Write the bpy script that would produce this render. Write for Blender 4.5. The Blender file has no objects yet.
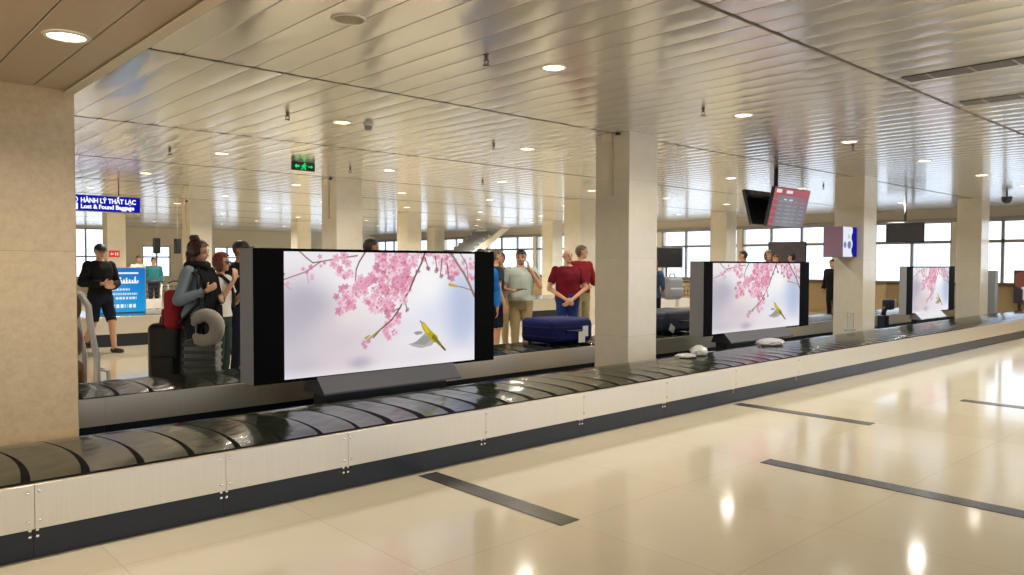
import bpy, bmesh, math, random
import numpy as np
from mathutils import Vector, Matrix, Quaternion
random.seed(7); RNG = np.random.default_rng(7)
PI = math.pi
SC = bpy.context.scene
COL = SC.collection

# ------------------------------------------------------------------ materials
def new_mat(name):
    m = bpy.data.materials.new(name); m.use_nodes = True
    nt = m.node_tree; nt.nodes.clear()
    out = nt.nodes.new('ShaderNodeOutputMaterial')
    p = nt.nodes.new('ShaderNodeBsdfPrincipled')
    nt.links.new(p.outputs[0], out.inputs[0])
    return m, nt, p, out

def srgb(r, g, b):
    f = lambda c: c/12.92 if c <= .04045 else ((c+.055)/1.055)**2.4
    return (f(r/255), f(g/255), f(b/255), 1)

def mat(name, col, rough=.5, metal=0., spec=.5, noise=0., nscale=20., stretch=(1,1,1), bump=0., coat=0., emit=0., ecol=None, bscale=None, trans=0.):
    m, nt, p, out = new_mat(name)
    p.inputs['Base Color'].default_value = col
    p.inputs['Roughness'].default_value = rough
    p.inputs['Metallic'].default_value = metal
    p.inputs['Specular IOR Level'].default_value = spec
    p.inputs['Coat Weight'].default_value = coat
    p.inputs['Coat Roughness'].default_value = .05
    p.inputs['Transmission Weight'].default_value = trans
    if emit:
        p.inputs['Emission Color'].default_value = ecol or col
        p.inputs['Emission Strength'].default_value = emit
    if noise or bump:
        tc = nt.nodes.new('ShaderNodeTexCoord'); mp = nt.nodes.new('ShaderNodeMapping')
        mp.inputs['Scale'].default_value = stretch
        nt.links.new(tc.outputs['Object'], mp.inputs[0])
        n = nt.nodes.new('ShaderNodeTexNoise'); n.inputs['Scale'].default_value = nscale; n.inputs['Detail'].default_value = 5
        nt.links.new(mp.outputs[0], n.inputs['Vector'])
        if noise:
            mx = nt.nodes.new('ShaderNodeMix'); mx.data_type = 'RGBA'
            lo = tuple(max(0, c*(1-noise)) for c in col[:3])+(1,); hi = tuple(min(1, c*(1+noise)) for c in col[:3])+(1,)
            mx.inputs[6].default_value = lo; mx.inputs[7].default_value = hi
            nt.links.new(n.outputs['Fac'], mx.inputs[0]); nt.links.new(mx.outputs[2], p.inputs['Base Color'])
        if bump:
            n2 = n
            if bscale:
                n2 = nt.nodes.new('ShaderNodeTexNoise'); n2.inputs['Scale'].default_value = bscale; n2.inputs['Detail'].default_value = 2
                nt.links.new(mp.outputs[0], n2.inputs['Vector'])
            b = nt.nodes.new('ShaderNodeBump'); b.inputs['Strength'].default_value = bump; b.inputs['Distance'].default_value = .02
            nt.links.new(n2.outputs['Fac'], b.inputs['Height']); nt.links.new(b.outputs[0], p.inputs['Normal'])
    return m

def mat_tiles(name, c1, c2, mortar, bw, bh, off=(0,0,0), msize=.003, rough=.12, rot=None, spec=.5, nz=.06, nscale=3., coat=0.):
    m, nt, p, out = new_mat(name)
    tc = nt.nodes.new('ShaderNodeTexCoord'); mp = nt.nodes.new('ShaderNodeMapping')
    mp.inputs['Location'].default_value = off
    if rot: mp.inputs['Rotation'].default_value = rot
    nt.links.new(tc.outputs['Object'], mp.inputs[0])
    br = nt.nodes.new('ShaderNodeTexBrick'); br.offset = 0; br.squash = 1
    br.inputs['Color1'].default_value = c1; br.inputs['Color2'].default_value = c2; br.inputs['Mortar'].default_value = mortar
    br.inputs['Scale'].default_value = 1; br.inputs['Mortar Size'].default_value = msize; br.inputs['Mortar Smooth'].default_value = .2
    br.inputs['Brick Width'].default_value = bw; br.inputs['Row Height'].default_value = bh
    nt.links.new(mp.outputs[0], br.inputs['Vector'])
    n = nt.nodes.new('ShaderNodeTexNoise'); n.inputs['Scale'].default_value = nscale; n.inputs['Detail'].default_value = 8; n.inputs['Roughness'].default_value = .7
    nt.links.new(tc.outputs['Object'], n.inputs['Vector'])
    mx = nt.nodes.new('ShaderNodeMix'); mx.data_type = 'RGBA'; mx.blend_type = 'MULTIPLY'; mx.inputs[0].default_value = 1
    cr = nt.nodes.new('ShaderNodeValToRGB')
    cr.color_ramp.elements[0].position = .3; cr.color_ramp.elements[0].color = (1-nz*2, 1-nz*2.1, 1-nz*2.4, 1)
    cr.color_ramp.elements[1].position = .7; cr.color_ramp.elements[1].color = (1, 1, 1, 1)
    nt.links.new(n.outputs['Fac'], cr.inputs[0])
    nt.links.new(br.outputs['Color'], mx.inputs[6]); nt.links.new(cr.outputs[0], mx.inputs[7])
    nt.links.new(mx.outputs[2], p.inputs['Base Color'])
    p.inputs['Roughness'].default_value = rough; p.inputs['Specular IOR Level'].default_value = spec
    p.inputs['Coat Weight'].default_value = coat; p.inputs['Coat Roughness'].default_value = .04
    return m

def mat_emit(name, col, s):
    m, nt, p, out = new_mat(name); nt.nodes.remove(p)
    e = nt.nodes.new('ShaderNodeEmission'); e.inputs[0].default_value = col; e.inputs[1].default_value = s
    nt.links.new(e.outputs[0], out.inputs[0]); return m

def mat_picture(name, strength=1., gloss=.0):
    """a lit screen: the colour attribute of its mesh, emitted, under a thin glossy face"""
    m, nt, p, out = new_mat(name)
    a = nt.nodes.new('ShaderNodeVertexColor'); a.layer_name = 'pic'
    p.inputs['Base Color'].default_value = (.01,.01,.01,1); p.inputs['Roughness'].default_value = .25
    p.inputs['Specular IOR Level'].default_value = gloss
    nt.links.new(a.outputs[0], p.inputs['Emission Color']); p.inputs['Emission Strength'].default_value = strength
    return m

def mat_glass(name):
    m, nt, p, out = new_mat(name); nt.nodes.remove(p)
    t = nt.nodes.new('ShaderNodeBsdfTransparent'); t.inputs[0].default_value = (.93,.96,.97,1)
    g = nt.nodes.new('ShaderNodeBsdfGlossy'); g.inputs['Roughness'].default_value = .02
    mx = nt.nodes.new('ShaderNodeMixShader'); mx.inputs[0].default_value = .06
    nt.links.new(t.outputs[0], mx.inputs[1]); nt.links.new(g.outputs[0], mx.inputs[2]); nt.links.new(mx.outputs[0], out.inputs[0])
    return m

M = {}
M['floor'] = mat_tiles('polished floor tile', srgb(223,211,184), srgb(219,206,178), srgb(208,194,164), 1.02, 1.02, (-.07,.15,0), .004, .10, nz=.03, nscale=1.5, spec=.6)
M['ceil'] = mat('ceiling metal', srgb(220,217,210), .21, .45, .5, coat=.3)
M['ceil_dark'] = mat('ceiling joint', srgb(92,82,70), .6)
M['soffit'] = mat('soffit metal', srgb(196,178,150), .35, .1)
M['trim'] = mat('cream trim', srgb(226,212,186), .4)
M['granite'] = mat_tiles('speckled beige stone', srgb(204,180,138), srgb(200,176,134), srgb(170,146,108), 1.3, 1.22, (.35,.3,0), .002, .25, nz=.10, nscale=26, rot=(PI/2,0,0))
M['coltile'] = mat_tiles('cream stone cladding', srgb(217,208,188), srgb(213,204,184), srgb(204,188,160), 2., .92, (.6,.6,.1), .003, .16, nz=.04, nscale=5, rot=(PI/2,0,0), spec=.6)
M['steel'] = mat('brushed steel', srgb(216,206,186), .34, .74, noise=.08, nscale=6, stretch=(40,40,.4))
M['blackmetal'] = mat('black kick metal', (.008,.012,.017,1), .30, 0, .45, bump=.04, nscale=3)
M['black'] = mat('matt black', (.008,.008,.008,1), .5)
M['rubber'] = mat('dark rubber', (.020,.025,.014,1), .15, 0, .36, noise=.5, nscale=5, bump=.5, bscale=3.6, coat=.2)
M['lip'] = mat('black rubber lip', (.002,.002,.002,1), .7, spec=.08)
M['bolt'] = mat('bright bolt', (.8,.8,.78,1), .25, 1.)
M['strip'] = mat('dark floor strip', srgb(72,70,66), .22, noise=.15, nscale=30)
M['casegrey'] = mat('grey case', srgb(122,122,124), .5)
M['casestripe'] = mat('pale grey case', srgb(158,158,160), .4)
M['bezel'] = mat('black bezel', (.0015,.0015,.0015,1), .6, spec=.05)
M['basegrey'] = mat('grey base', srgb(78,78,82), .5)
M['basedark'] = mat('dark grey base end', srgb(44,44,48), .5)
M['basepale'] = mat('pale base', srgb(214,220,228), .4)
M['pic'] = mat_picture('lit screen', .93)
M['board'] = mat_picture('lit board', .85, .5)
M['cream'] = mat('cream plaster', srgb(232,220,194), .7, noise=.03, nscale=2)
M['lintel'] = mat('grey cream lintel', srgb(190,182,166), .6)
M['tan'] = mat('tan panel', srgb(176,150,106), .5, noise=.06, nscale=3)
M['tandark'] = mat('brown rail', srgb(120,88,62), .5)
M['alu'] = mat('aluminium frame', srgb(150,146,140), .4, .3)
M['glass'] = mat_glass('window glass')
M['lamp'] = mat_emit('lamp glow', (1,.86,.58,1), 7.)
M['ring'] = mat('white ring', srgb(235,228,212), .4)
M['disc'] = mat('speaker mesh', srgb(186,172,146), .7, bump=.3, nscale=200)
M['sprink'] = mat('sprinkler metal', srgb(96,88,76), .35, .6)
M['white'] = mat('white paint', srgb(240,238,232), .4)
M['plastic'] = mat('crumpled plastic film', srgb(236,232,226), .12, spec=.6, trans=.45)
M['signblue'] = mat_emit('lit blue sign', srgb(14,22,168), 1.0)
M['signwhite'] = mat_emit('lit white lettering', (1,1,1,1), 1.1)
M['signedge'] = mat('sign edge', srgb(120,116,190), .4)
M['green'] = mat_emit('lit green', srgb(20,235,110), 1.0)
M['exitblack'] = mat('exit black', srgb(6,24,14), .4)
M['red'] = mat('red sign', srgb(196,38,42), .4, emit=.25, ecol=srgb(196,38,42))
M['navy'] = mat('navy suitcase fabric', srgb(14,20,62), .6, noise=.15, nscale=60, bump=.1)
M['bluecase'] = mat('royal blue suitcase fabric', srgb(13,19,86), .6, spec=.2, noise=.15, nscale=60, bump=.1)
M['navydark'] = mat('dark blue case', srgb(22,30,50), .55, noise=.2, nscale=50)
M['silvercase'] = mat('grey shell', srgb(74,76,74), .3, .1)
M['offwhite'] = mat('off white', srgb(222,218,206), .5)
M['pillow'] = mat('grey plush', srgb(172,166,156), .95, noise=.1, nscale=80, bump=.15)
M['chrome'] = mat('chrome tube', srgb(200,198,192), .22, .9)
M['trolleywhite'] = mat('pale trolley tube', srgb(214,210,202), .3, .4)
M['brown'] = mat('brown bag', srgb(104,72,54), .7, noise=.3, nscale=12, bump=.3)
M['mauve'] = mat('mauve bag', srgb(120,92,90), .7, noise=.35, nscale=14, bump=.3)
M['teal'] = mat('teal cloth', srgb(20,100,108), .8)
M['acrylic'] = mat('clear acrylic', (.9,.95,.95,1), .05, trans=.9)
M['grey'] = mat('mid grey', srgb(150,150,150), .5)
M['purple'] = mat('purple side panel', srgb(150,120,142), .35)
M['darkscreen'] = mat('dark screen', srgb(24,26,32), .2, spec=.6)
M['darkgrey'] = mat('dark grey', srgb(52,50,52), .5)
M['grey2'] = mat('grey lilac screen', srgb(98,90,96), .4)
M['pipebeige'] = mat('beige conduit', srgb(206,192,164), .5)

def cloth(name, r, g, b, n=.12, bump=.12): return mat(name, srgb(r,g,b), .85, spec=.2, noise=n, nscale=14, bump=bump, bscale=18)
SKIN = mat('skin light', srgb(206,156,124), .5, noise=.06, nscale=12)
SKIN2 = mat('skin tan', srgb(176,124,94), .5, noise=.06, nscale=12)
HAIRBLK = mat('black hair', srgb(26,20,18), .45, noise=.4, nscale=60, stretch=(1,1,.2), bump=.4)
HAIRRED = mat('reddish brown hair', srgb(58,28,20), .45, noise=.4, nscale=60, stretch=(1,1,.2), bump=.4)
HAIRAUB = mat('auburn hair', srgb(98,46,26), .45, noise=.4, nscale=60, stretch=(1,1,.2), bump=.4)
HAIRGREY = mat('grey brown hair', srgb(108,88,72), .5, noise=.3, nscale=60, bump=.3)
EYE = mat('dark eye', (.01,.008,.006,1), .2)
LIP = mat('lip', srgb(150,84,74), .5)

# ------------------------------------------------------------------ mesh helpers
def link(o, parent=None):
    COL.objects.link(o)
    if parent is not None: o.parent = parent
    return o

def obj(name, bm, m, parent=None, smooth=False, loc=None):
    me = bpy.data.meshes.new(name)
    bmesh.ops.recalc_face_normals(bm, faces=bm.faces)
    bm.to_mesh(me); bm.free()
    for x in (m if isinstance(m, (list, tuple)) else [m]): me.materials.append(x)
    if smooth:
        for p in me.polygons: p.use_smooth = True
    o = link(bpy.data.objects.new(name, me), parent)
    if loc: o.location = loc
    return o

def thing(name, label, cat, loc=(0,0,0), rz=0., group=None):
    o = bpy.data.objects.new(name, None); o.empty_display_size = .1; COL.objects.link(o)
    o.location = loc; o.rotation_euler = (0,0,rz)
    return tag(o, label, cat, group)

def tag(o, label, cat, group=None):
    o['label'] = label; o['category'] = cat
    if group: o['group'] = group
    return o

def struct(name, bm, m, smooth=False, parent=None):
    o = obj(name, bm, m, parent, smooth)
    if parent is None: o['kind'] = 'structure'
    return o

def dup(root, loc=None, rz=None, label=None, group=None):
    r = root.copy(); COL.objects.link(r)
    if loc is not None: r.location = loc
    if rz is not None: r.rotation_euler = (0,0,rz)
    if label: r['label'] = label
    if group: r['group'] = group
    for ch in list(root.children):
        c = ch.copy(); COL.objects.link(c); c.parent = r
        for g in ch.children:
            d = g.copy(); COL.objects.link(d); d.parent = c
    return r

def B(): return bmesh.new()

def box(bm, x0, x1, y0, y1, z0, z1, bev=0., seg=2, mi=0, rot=None):
    r = bmesh.ops.create_cube(bm, size=1)
    vs = r['verts']
    S = Matrix.Diagonal((x1-x0, y1-y0, z1-z0, 1)); T = Matrix.Translation(((x0+x1)/2, (y0+y1)/2, (z0+z1)/2))
    bmesh.ops.transform(bm, matrix=T @ (rot.to_4x4() if rot else Matrix.Identity(4)) @ S, verts=vs)
    fs = {f for v in vs for f in v.link_faces}
    if bev > 0:
        es = list({e for v in vs for e in v.link_edges})
        rr = bmesh.ops.bevel(bm, geom=es, offset=bev, segments=seg, affect='EDGES', profile=.5)
        fs = fs | set(rr['faces'])
    for f in fs:
        if f.is_valid: f.material_index = mi
    return bm

def tube(bm, pts, r, n=8, close=False, cap=True, mi=0):
    pts = [Vector(p) for p in pts]; rs = r if isinstance(r, (list, tuple)) else [r]*len(pts)
    rings = []; up = None
    N = len(pts)
    for i, p in enumerate(pts):
        if close: d = pts[(i+1) % N]-pts[i-1]
        else: d = pts[min(i+1, N-1)]-pts[max(i-1, 0)]
        d.normalize()
        if up is None:
            a = Vector((0,0,1)) if abs(d.z) < .9 else Vector((1,0,0)); u = d.cross(a).normalized()
        else:
            u = (up - d*up.dot(d))
            u = u.normalized() if u.length > 1e-6 else d.orthogonal().normalized()
        up = u; w = d.cross(u)
        rings.append([bm.verts.new(p+(u*math.cos(2*PI*k/n)+w*math.sin(2*PI*k/n))*rs[i]) for k in range(n)])
    for i in range(N if close else N-1):
        a, b = rings[i], rings[(i+1) % N]
        for k in range(n):
            f = bm.faces.new((a[k], a[(k+1) % n], b[(k+1) % n], b[k])); f.material_index = mi; f.smooth = True
    if cap and not close:
        bm.faces.new(rings[0][::-1]).material_index = mi; bm.faces.new(rings[-1]).material_index = mi
    return bm

def lathe(bm, prof, n=24, c=(0,0,0), mi=0, smooth=True):
    rings = []
    for r, z in prof:
        if r < 1e-6: rings.append([bm.verts.new((c[0], c[1], c[2]+z))])
        else: rings.append([bm.verts.new((c[0]+r*math.cos(2*PI*k/n), c[1]+r*math.sin(2*PI*k/n), c[2]+z)) for k in range(n)])
    for a, b in zip(rings, rings[1:]):
        for k in range(n):
            q = [a[k % len(a)], a[(k+1) % len(a)], b[(k+1) % len(b)], b[k % len(b)]]
            u = []
            for v in q:
                if v not in u: u.append(v)
            if len(u) > 2:
                f = bm.faces.new(u); f.material_index = mi; f.smooth = smooth
    return bm

def ball(bm, c, r, sub=2, mi=0, R=None):
    s = r if isinstance(r, (tuple, list)) else (r, r, r)
    q = bmesh.ops.create_icosphere(bm, subdivisions=sub, radius=1)
    mx = Matrix.Translation(c) @ (R.to_4x4() if R is not None else Matrix.Identity(4)) @ Matrix.Diagonal((*s, 1))
    bmesh.ops.transform(bm, matrix=mx, verts=q['verts'])
    for f in {f for v in q['verts'] for f in v.link_faces}: f.material_index = mi; f.smooth = True
    return bm

def prism(bm, poly, axis, a, b, mi=0):
    """extrude a 2D polygon along x, y or z from a to b"""
    def P(u, v, w): return {'x': (w,u,v), 'y': (u,w,v), 'z': (u,v,w)}[axis]
    A = [bm.verts.new(P(u,v,a)) for u,v in poly]; C = [bm.verts.new(P(u,v,b)) for u,v in poly]
    n = len(poly)
    bm.faces.new(A[::-1]).material_index = mi; bm.faces.new(C).material_index = mi
    for i in range(n): bm.faces.new((A[i], A[(i+1)%n], C[(i+1)%n], C[i])).material_index = mi
    return bm

def text_mesh(s, size, ext=.002, bold=0.):
    cu = bpy.data.curves.new('t', 'FONT'); cu.body = s; cu.size = size; cu.extrude = ext; cu.offset = bold
    cu.align_x = 'LEFT'; cu.align_y = 'BOTTOM_BASELINE'; cu.resolution_u = 3
    o = bpy.data.objects.new('t', cu); COL.objects.link(o)
    bpy.context.view_layer.update()
    dg = bpy.context.evaluated_depsgraph_get()
    me = bpy.data.meshes.new_from_object(o.evaluated_get(dg))
    bpy.data.objects.remove(o)
    bpy.data.curves.remove(cu)
    return me

def text(name, s, size, m, parent, loc, width=None, bold=0., rx=PI/2, rz=0):
    me = text_mesh(s, size, .002, bold)
    co = np.empty(len(me.vertices)*3); me.vertices.foreach_get('co', co); co = co.reshape(-1,3)
    if width:
        w = co[:,0].max()-co[:,0].min(); k = width/w
        for v in me.vertices: v.co.x = (v.co.x-co[:,0].min())*k
    me.materials.clear(); me.materials.append(m)
    o = link(bpy.data.objects.new(name, me), parent); o.location = loc; o.rotation_euler = (rx, 0, rz)
    return o

def picture_mesh(img, w, h):
    """a flat grid in the xz plane (x right, z up), facing -y, carrying img (rows top down, sRGB 0..1) as its colour attribute"""
    H, W, _ = img.shape
    xs = np.linspace(0, w, W); zs = np.linspace(h, 0, H)
    co = np.zeros((H, W, 3)); co[..., 0] = xs[None, :]; co[..., 2] = zs[:, None]
    i = np.arange(H*W).reshape(H, W)
    f = np.stack([i[1:, :-1], i[1:, 1:], i[:-1, 1:], i[:-1, :-1]], -1).reshape(-1, 4)
    me = bpy.data.meshes.new('picture'); me.from_pydata(co.reshape(-1,3).tolist(), [], f.tolist())
    a = me.color_attributes.new('pic', 'FLOAT_COLOR', 'POINT')
    lin = np.where(img <= .04045, img/12.92, ((img+.055)/1.055)**2.4)
    rgba = np.concatenate([lin.reshape(-1,3), np.ones((H*W,1))], 1).astype(np.float32)
    a.data.foreach_set('color', rgba.ravel())
    return me

# ------------------------------------------------------------------ the setting
XL, XW, YN, YB, ZC = -4.0, 23.0, -6.0, 36.0, 2.99
b = B(); box(b, XL, XW+.3, YN, YB+.3, -.2, 0); struct('floor', b, M['floor'])

# ceiling: linear metal planks running into the depth, in bays parted by dark joints
SEAMS = [-3.95, -.68, 2.6, 5.87, 9.08, 12.35, 15.62, 18.9, 22.2, 25.4, 28.7, 32.0, 36.0]
PW = .27
b = B()
nseg = 6
x = 1.28
PLX = []
while x < XW-.02: PLX.append(x); x += PW
for y0, y1 in zip(SEAMS, SEAMS[1:]):
    for x0 in PLX:
        w = min(PW, XW-x0)-.004
        prof = [(x0+.002, ZC+.009), (x0+.007, ZC+.001)]
        for k in range(nseg+1):
            t = k/nseg; prof.append((x0+.007+(w-.010)*t, ZC+.0028*abs(2*t-1)**2-.0018))
        prof += [(x0+w-.003, ZC+.001), (x0+w+.002, ZC+.009)]
        A = [b.verts.new((u, y0+.012, v)) for u, v in prof]; C = [b.verts.new((u, y1-.012, v)) for u, v in prof]
        for k in range(len(prof)-1):
            if k in (1, len(prof)-3): continue
            f = b.faces.new((A[k], A[k+1], C[k+1], C[k])); f.smooth = 1 < k < len(prof)-3
me_c = struct('ceiling', b, M['ceil'])
b = B(); box(b, XL, XW, YN, YB, ZC+.03, ZC+.2); struct('ceiling', b, M['ceil_dark'])
b = B()
for y in SEAMS[1:-1]: box(b, 1.28, XW, y-.014, y+.014, ZC-.004, ZC+.02)
struct('ceiling', b, M['ceil_dark'])

# lowered soffit at the near left with its cream edge trim
b = B()
ZS = 2.53; xs = [-3.2+.56*k for k in range(8)]
xs = [-2.60,-1.98,-1.36,-.74,-.12,.42,.80,1.05,1.235]
for x0, x1 in zip(xs, xs[1:]): box(b, x0+.003, x1-.003, YN, 5.6, ZS, ZS+.05, .003, 1)
box(b, XL, 1.235, YN, 5.6, ZS+.03, ZC+.02)
struct('ceiling', b, M['soffit'])
b = B(); box(b, 1.235, 1.27, YN, 5.6, ZS-.012, ZS+.10, .004, 1); box(b, 1.22, 1.275, YN, 5.6, ZS-.018, ZS-.008)
struct('trim_1', b, M['trim'])

# far wall on the right of the hall (x = 23): sill wall, lintel band, window units
def winwall():
    b = B(); box(b, XW, XW+.3, -6, YB, 0, .92); struct('wall_right', b, M['tan'])
    b = B(); box(b, XW, XW+.3, -6, YB, 2.70, ZC+.1); struct('wall_right', b, M['lintel'])
    b = B(); box(b, XW-.05, XW+.02, -6, YB, .90, .96, .005, 1); struct('trim_2', b, M['tandark'])
    b = B(); box(b, XW-.06, XW, -6, YB, 2.62, 2.72, .01, 1); struct('trim_3', b, M['alu'])
    n = 1; y = -5.9
    edges = []
    while y < YB-.5:
        edges.append(y); y += 3.27
    for y0 in edges:
        y1 = min(y0+3.27, YB)
        b = B(); box(b, XW, XW+.3, y0-.09, y0+.09, .9, 2.72); struct('wall_right', b, M['cream'])
        fr = B()
        for k in range(4):
            yy = y0+.09+(y1-y0-.18)*k/3
            box(fr, XW+.03, XW+.11, yy-.035, yy+.035, .95, 2.66)
        for z in (.95, 2.08, 2.64): box(fr, XW+.03, XW+.11, y0+.06, y1-.06, z-.04, z+.04)
        f = struct('window_%d' % n, fr, M['alu']); f['kind'] = 'structure'
        for k in range(3):
            a0 = y0+.09+(y1-y0-.18)*k/3+.03; a1 = y0+.09+(y1-y0-.18)*(k+1)/3-.03
            for z0, z1 in ((.98, 2.05), (2.11, 2.61)):
                g = B(); box(g, XW+.06, XW+.07, a0, a1, z0, z1); obj('pane', g, M['glass'], f)
        n += 1
    return n
NW = winwall()
# wall at the back of the hall (y = 36)
b = B(); box(b, XL, XW+.3, YB, YB+.3, 0, .8); box(b, XL, 7.9, YB, YB+.3, 2.2, ZC+.1); box(b, 9.6, XW+.3, YB, YB+.3, 2.2, ZC+.1); box(b, 7.9, 9.6, YB, YB+.3, 2.9, ZC+.1)
wx = [(-4,7.9),(9.6,11.0),(12.2,14.2),(15.4,16.4),(18.6,19.0),(21.4,23.3)]
for a0, a1 in wx: box(b, a0, a1, YB, YB+.3, .8, 2.2)
struct('wall_back', b, M['cream'])
for a0, a1 in ((7.9,9.6),(11.0,12.2),(14.2,15.4),(16.4,18.6),(19.0,21.4)):
    fr = B()
    for k in range(3):
        xx = a0+(a1-a0)*k/2; box(fr, xx-.03, xx+.03, YB+.02, YB+.1, .8, 2.9 if a0 < 8 else 2.2)
    zt_ = 2.9 if a0 < 8 else 2.2
    for z in (.82, 1.7, zt_-.02): box(fr, a0, a1, YB+.02, YB+.1, z-.03, z+.03)
    f = struct('window_%d' % NW, fr, M['alu']); NW += 1
    g = B(); box(g, a0, a1, YB+.05, YB+.06, .82, zt_-.02); obj('pane', g, M['glass'], f)

# columns
def column(x0, x1, y0, y1, zt, m, label, conduit=False, tiles=True):
    t = thing('column', label, 'column', ((x0+x1)/2, (y0+y1)/2, 0))
    hx, hy = (x1-x0)/2, (y1-y0)/2
    b = B(); box(b, -hx, hx, -hy, hy, 0, zt, .006, 1); obj('shaft', b, m, t)
    if conduit:
        b = B(); box(b, -hx-.02, -hx, -.02, .03, zt-.75, zt-.12, .004, 1); obj('conduit', b, M['pipebeige'], t)
        b = B(); box(b, -hx-.03, -hx, .0, .14, zt-.12, zt, .004, 1); obj('junction_box', b, M['trim'], t)
        b = B(); tube(b, [(-hx-.02,-.10,zt), (-hx-.02,-.10,zt-.05)], .03, 10); obj('sensor', b, M['black'], t)
    return t
column(.60, 1.275, 5.47, 6.05, ZS+.02, M['granite'], 'wide speckled beige stone column standing at the near end of the belt', tiles=True)
column(7.05, 7.59, 5.64, 6.16, ZC+.02, M['coltile'], 'cream stone column standing between the two nearest screens', conduit=True)
column(13.48, 14.0, 5.64, 6.16, ZC+.02, M['coltile'], 'cream stone column carrying the small blue and white lit box', conduit=False)
column(19.83, 20.38, 5.64, 6.16, ZC+.02, M['coltile'], 'cream stone column just beyond the smallest, most distant screen')
K = [(7.05,12.3,'cream column rising behind the largest screen, right of the green exit sign'),
     (13.55,12.3,'cream column rising behind the two men in red shirts'),
     (19.9,12.3,'cream column behind the second screen, left of the hanging flight board'),
     (7.05,19.42,'cream column behind the woman with her hair in a bun'),
     (13.55,19.42,'distant cream column rising behind the middle of the largest screen'),
     (19.9,19.42,'slim distant cream column left of the column behind the men in red'),
     (7.05,26.5,'distant cream column carrying a small red sign'),
     (13.55,26.5,'very distant cream column left of the dark loudspeakers high in the hall'),
     (19.9,26.5,'very distant cream column beside the sloping stair underside')]
for x0, y0, lb in K: column(x0, x0+.54, y0, y0+.54, ZC+.02, M['coltile'], lb, conduit=(y0 < 20 and x0 < 8))

# ------------------------------------------------------------------ the carousel
def plate_mesh(y0, y1, z, pitch, bow, wide=1.):
    """one crescent rubber plate from the back edge y1 to the front edge y0, with a raised rounded leading lip"""
    b = B(); n = 14; over = .05
    def cx(s): return bow*math.sin(PI*min(1, s*1.0))**.85 + .05*s
    U = [0, .35, .66, .845, .86, 1.0]; rows = []
    for j in range(n+1):
        s = j/n; yy = y1+(y0-y1)*s
        row = []
        bw_ = (.035+.075*s**1.3)*wide
        for u in (0, .35, .66, .985-bw_, 1-bw_, 1.0):
            xx = cx(s)-pitch-over + (pitch+over)*u
            edge = min(1, min(s, 1-s)*9)
            zz = z + (.022*min(1, u/.86)**2.5 - .003*max(0, (u-.885)/.115)**2)*edge + .008*math.sin(PI*s)
            row.append(b.verts.new((xx, yy, zz)))
        rows.append(row)
    lip = []
    for j in range(n+1):
        s = j/n; v = rows[j][-1].co
        lip.append(b.verts.new((v.x+.010, v.y, v.z-.007)))
    low = [b.verts.new((v.co.x+.004, v.co.y, v.co.z-.022)) for v in lip]
    for j in range(n):
        for k in range(len(U)-1):
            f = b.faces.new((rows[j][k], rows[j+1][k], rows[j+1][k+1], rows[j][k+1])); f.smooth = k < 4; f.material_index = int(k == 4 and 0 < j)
        f = b.faces.new((rows[j][-1], rows[j+1][-1], lip[j+1], lip[j])); f.material_index = 1
        f = b.faces.new((lip[j], lip[j+1], low[j+1], low[j])); f.material_index = 1
    me = bpy.data.meshes.new('belt_plate')
    bmesh.ops.recalc_face_normals(b, faces=b.faces); b.to_mesh(me); b.free()
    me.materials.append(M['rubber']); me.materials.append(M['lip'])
    return me

def lane(y0, y1, x0, x1, joints, label, name='baggage_conveyor', zt=.372, plates=True, zkick=.165, xmaxplate=22.4):
    t = thing(name, label, 'conveyor', (0, y0, 0))
    W = y1-y0
    b = B(); box(b, x0, x1, .06, W-.06, .02, .33); obj('bed', b, M['black'], t)
    js = [x0]+[j for j in joints if x0 < j < x1]+[x1]
    for side in (0, 1):
        for a, c in zip(js, js[1:]):
            b = B()
            if side == 0: box(b, a+.0006, c-.0006, 0, .03, zkick-.012, zt, .0015, 1)
            else: box(b, a+.0006, c-.0006, W-.03, W, zkick-.012, zt-.035, .0015, 1)
            obj('side_panel', b, M['steel'], t)
            b = B()
            if side == 0: box(b, a+.001, c-.001, .035, .06, .0, zkick)
            else: box(b, a+.001, c-.001, W-.06, W-.035, 0, zkick)
            obj('kick_plate', b, M['blackmetal'], t)
    for yy, dz in ((.047, .003), (W-.047, -.030)):
        b = B(); box(b, x0, x1, yy-.017, yy+.017, .30, zt+dz); obj('edge_seal', b, M['lip'], t)
    if plates:
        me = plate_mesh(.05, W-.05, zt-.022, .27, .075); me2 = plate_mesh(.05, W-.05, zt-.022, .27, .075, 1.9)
        k = 0; xx = x0+.5; n = 0
        while xx < min(x1, xmaxplate) and n < 96:
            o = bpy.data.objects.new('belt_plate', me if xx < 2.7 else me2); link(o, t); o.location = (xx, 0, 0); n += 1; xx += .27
    return t, js

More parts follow.
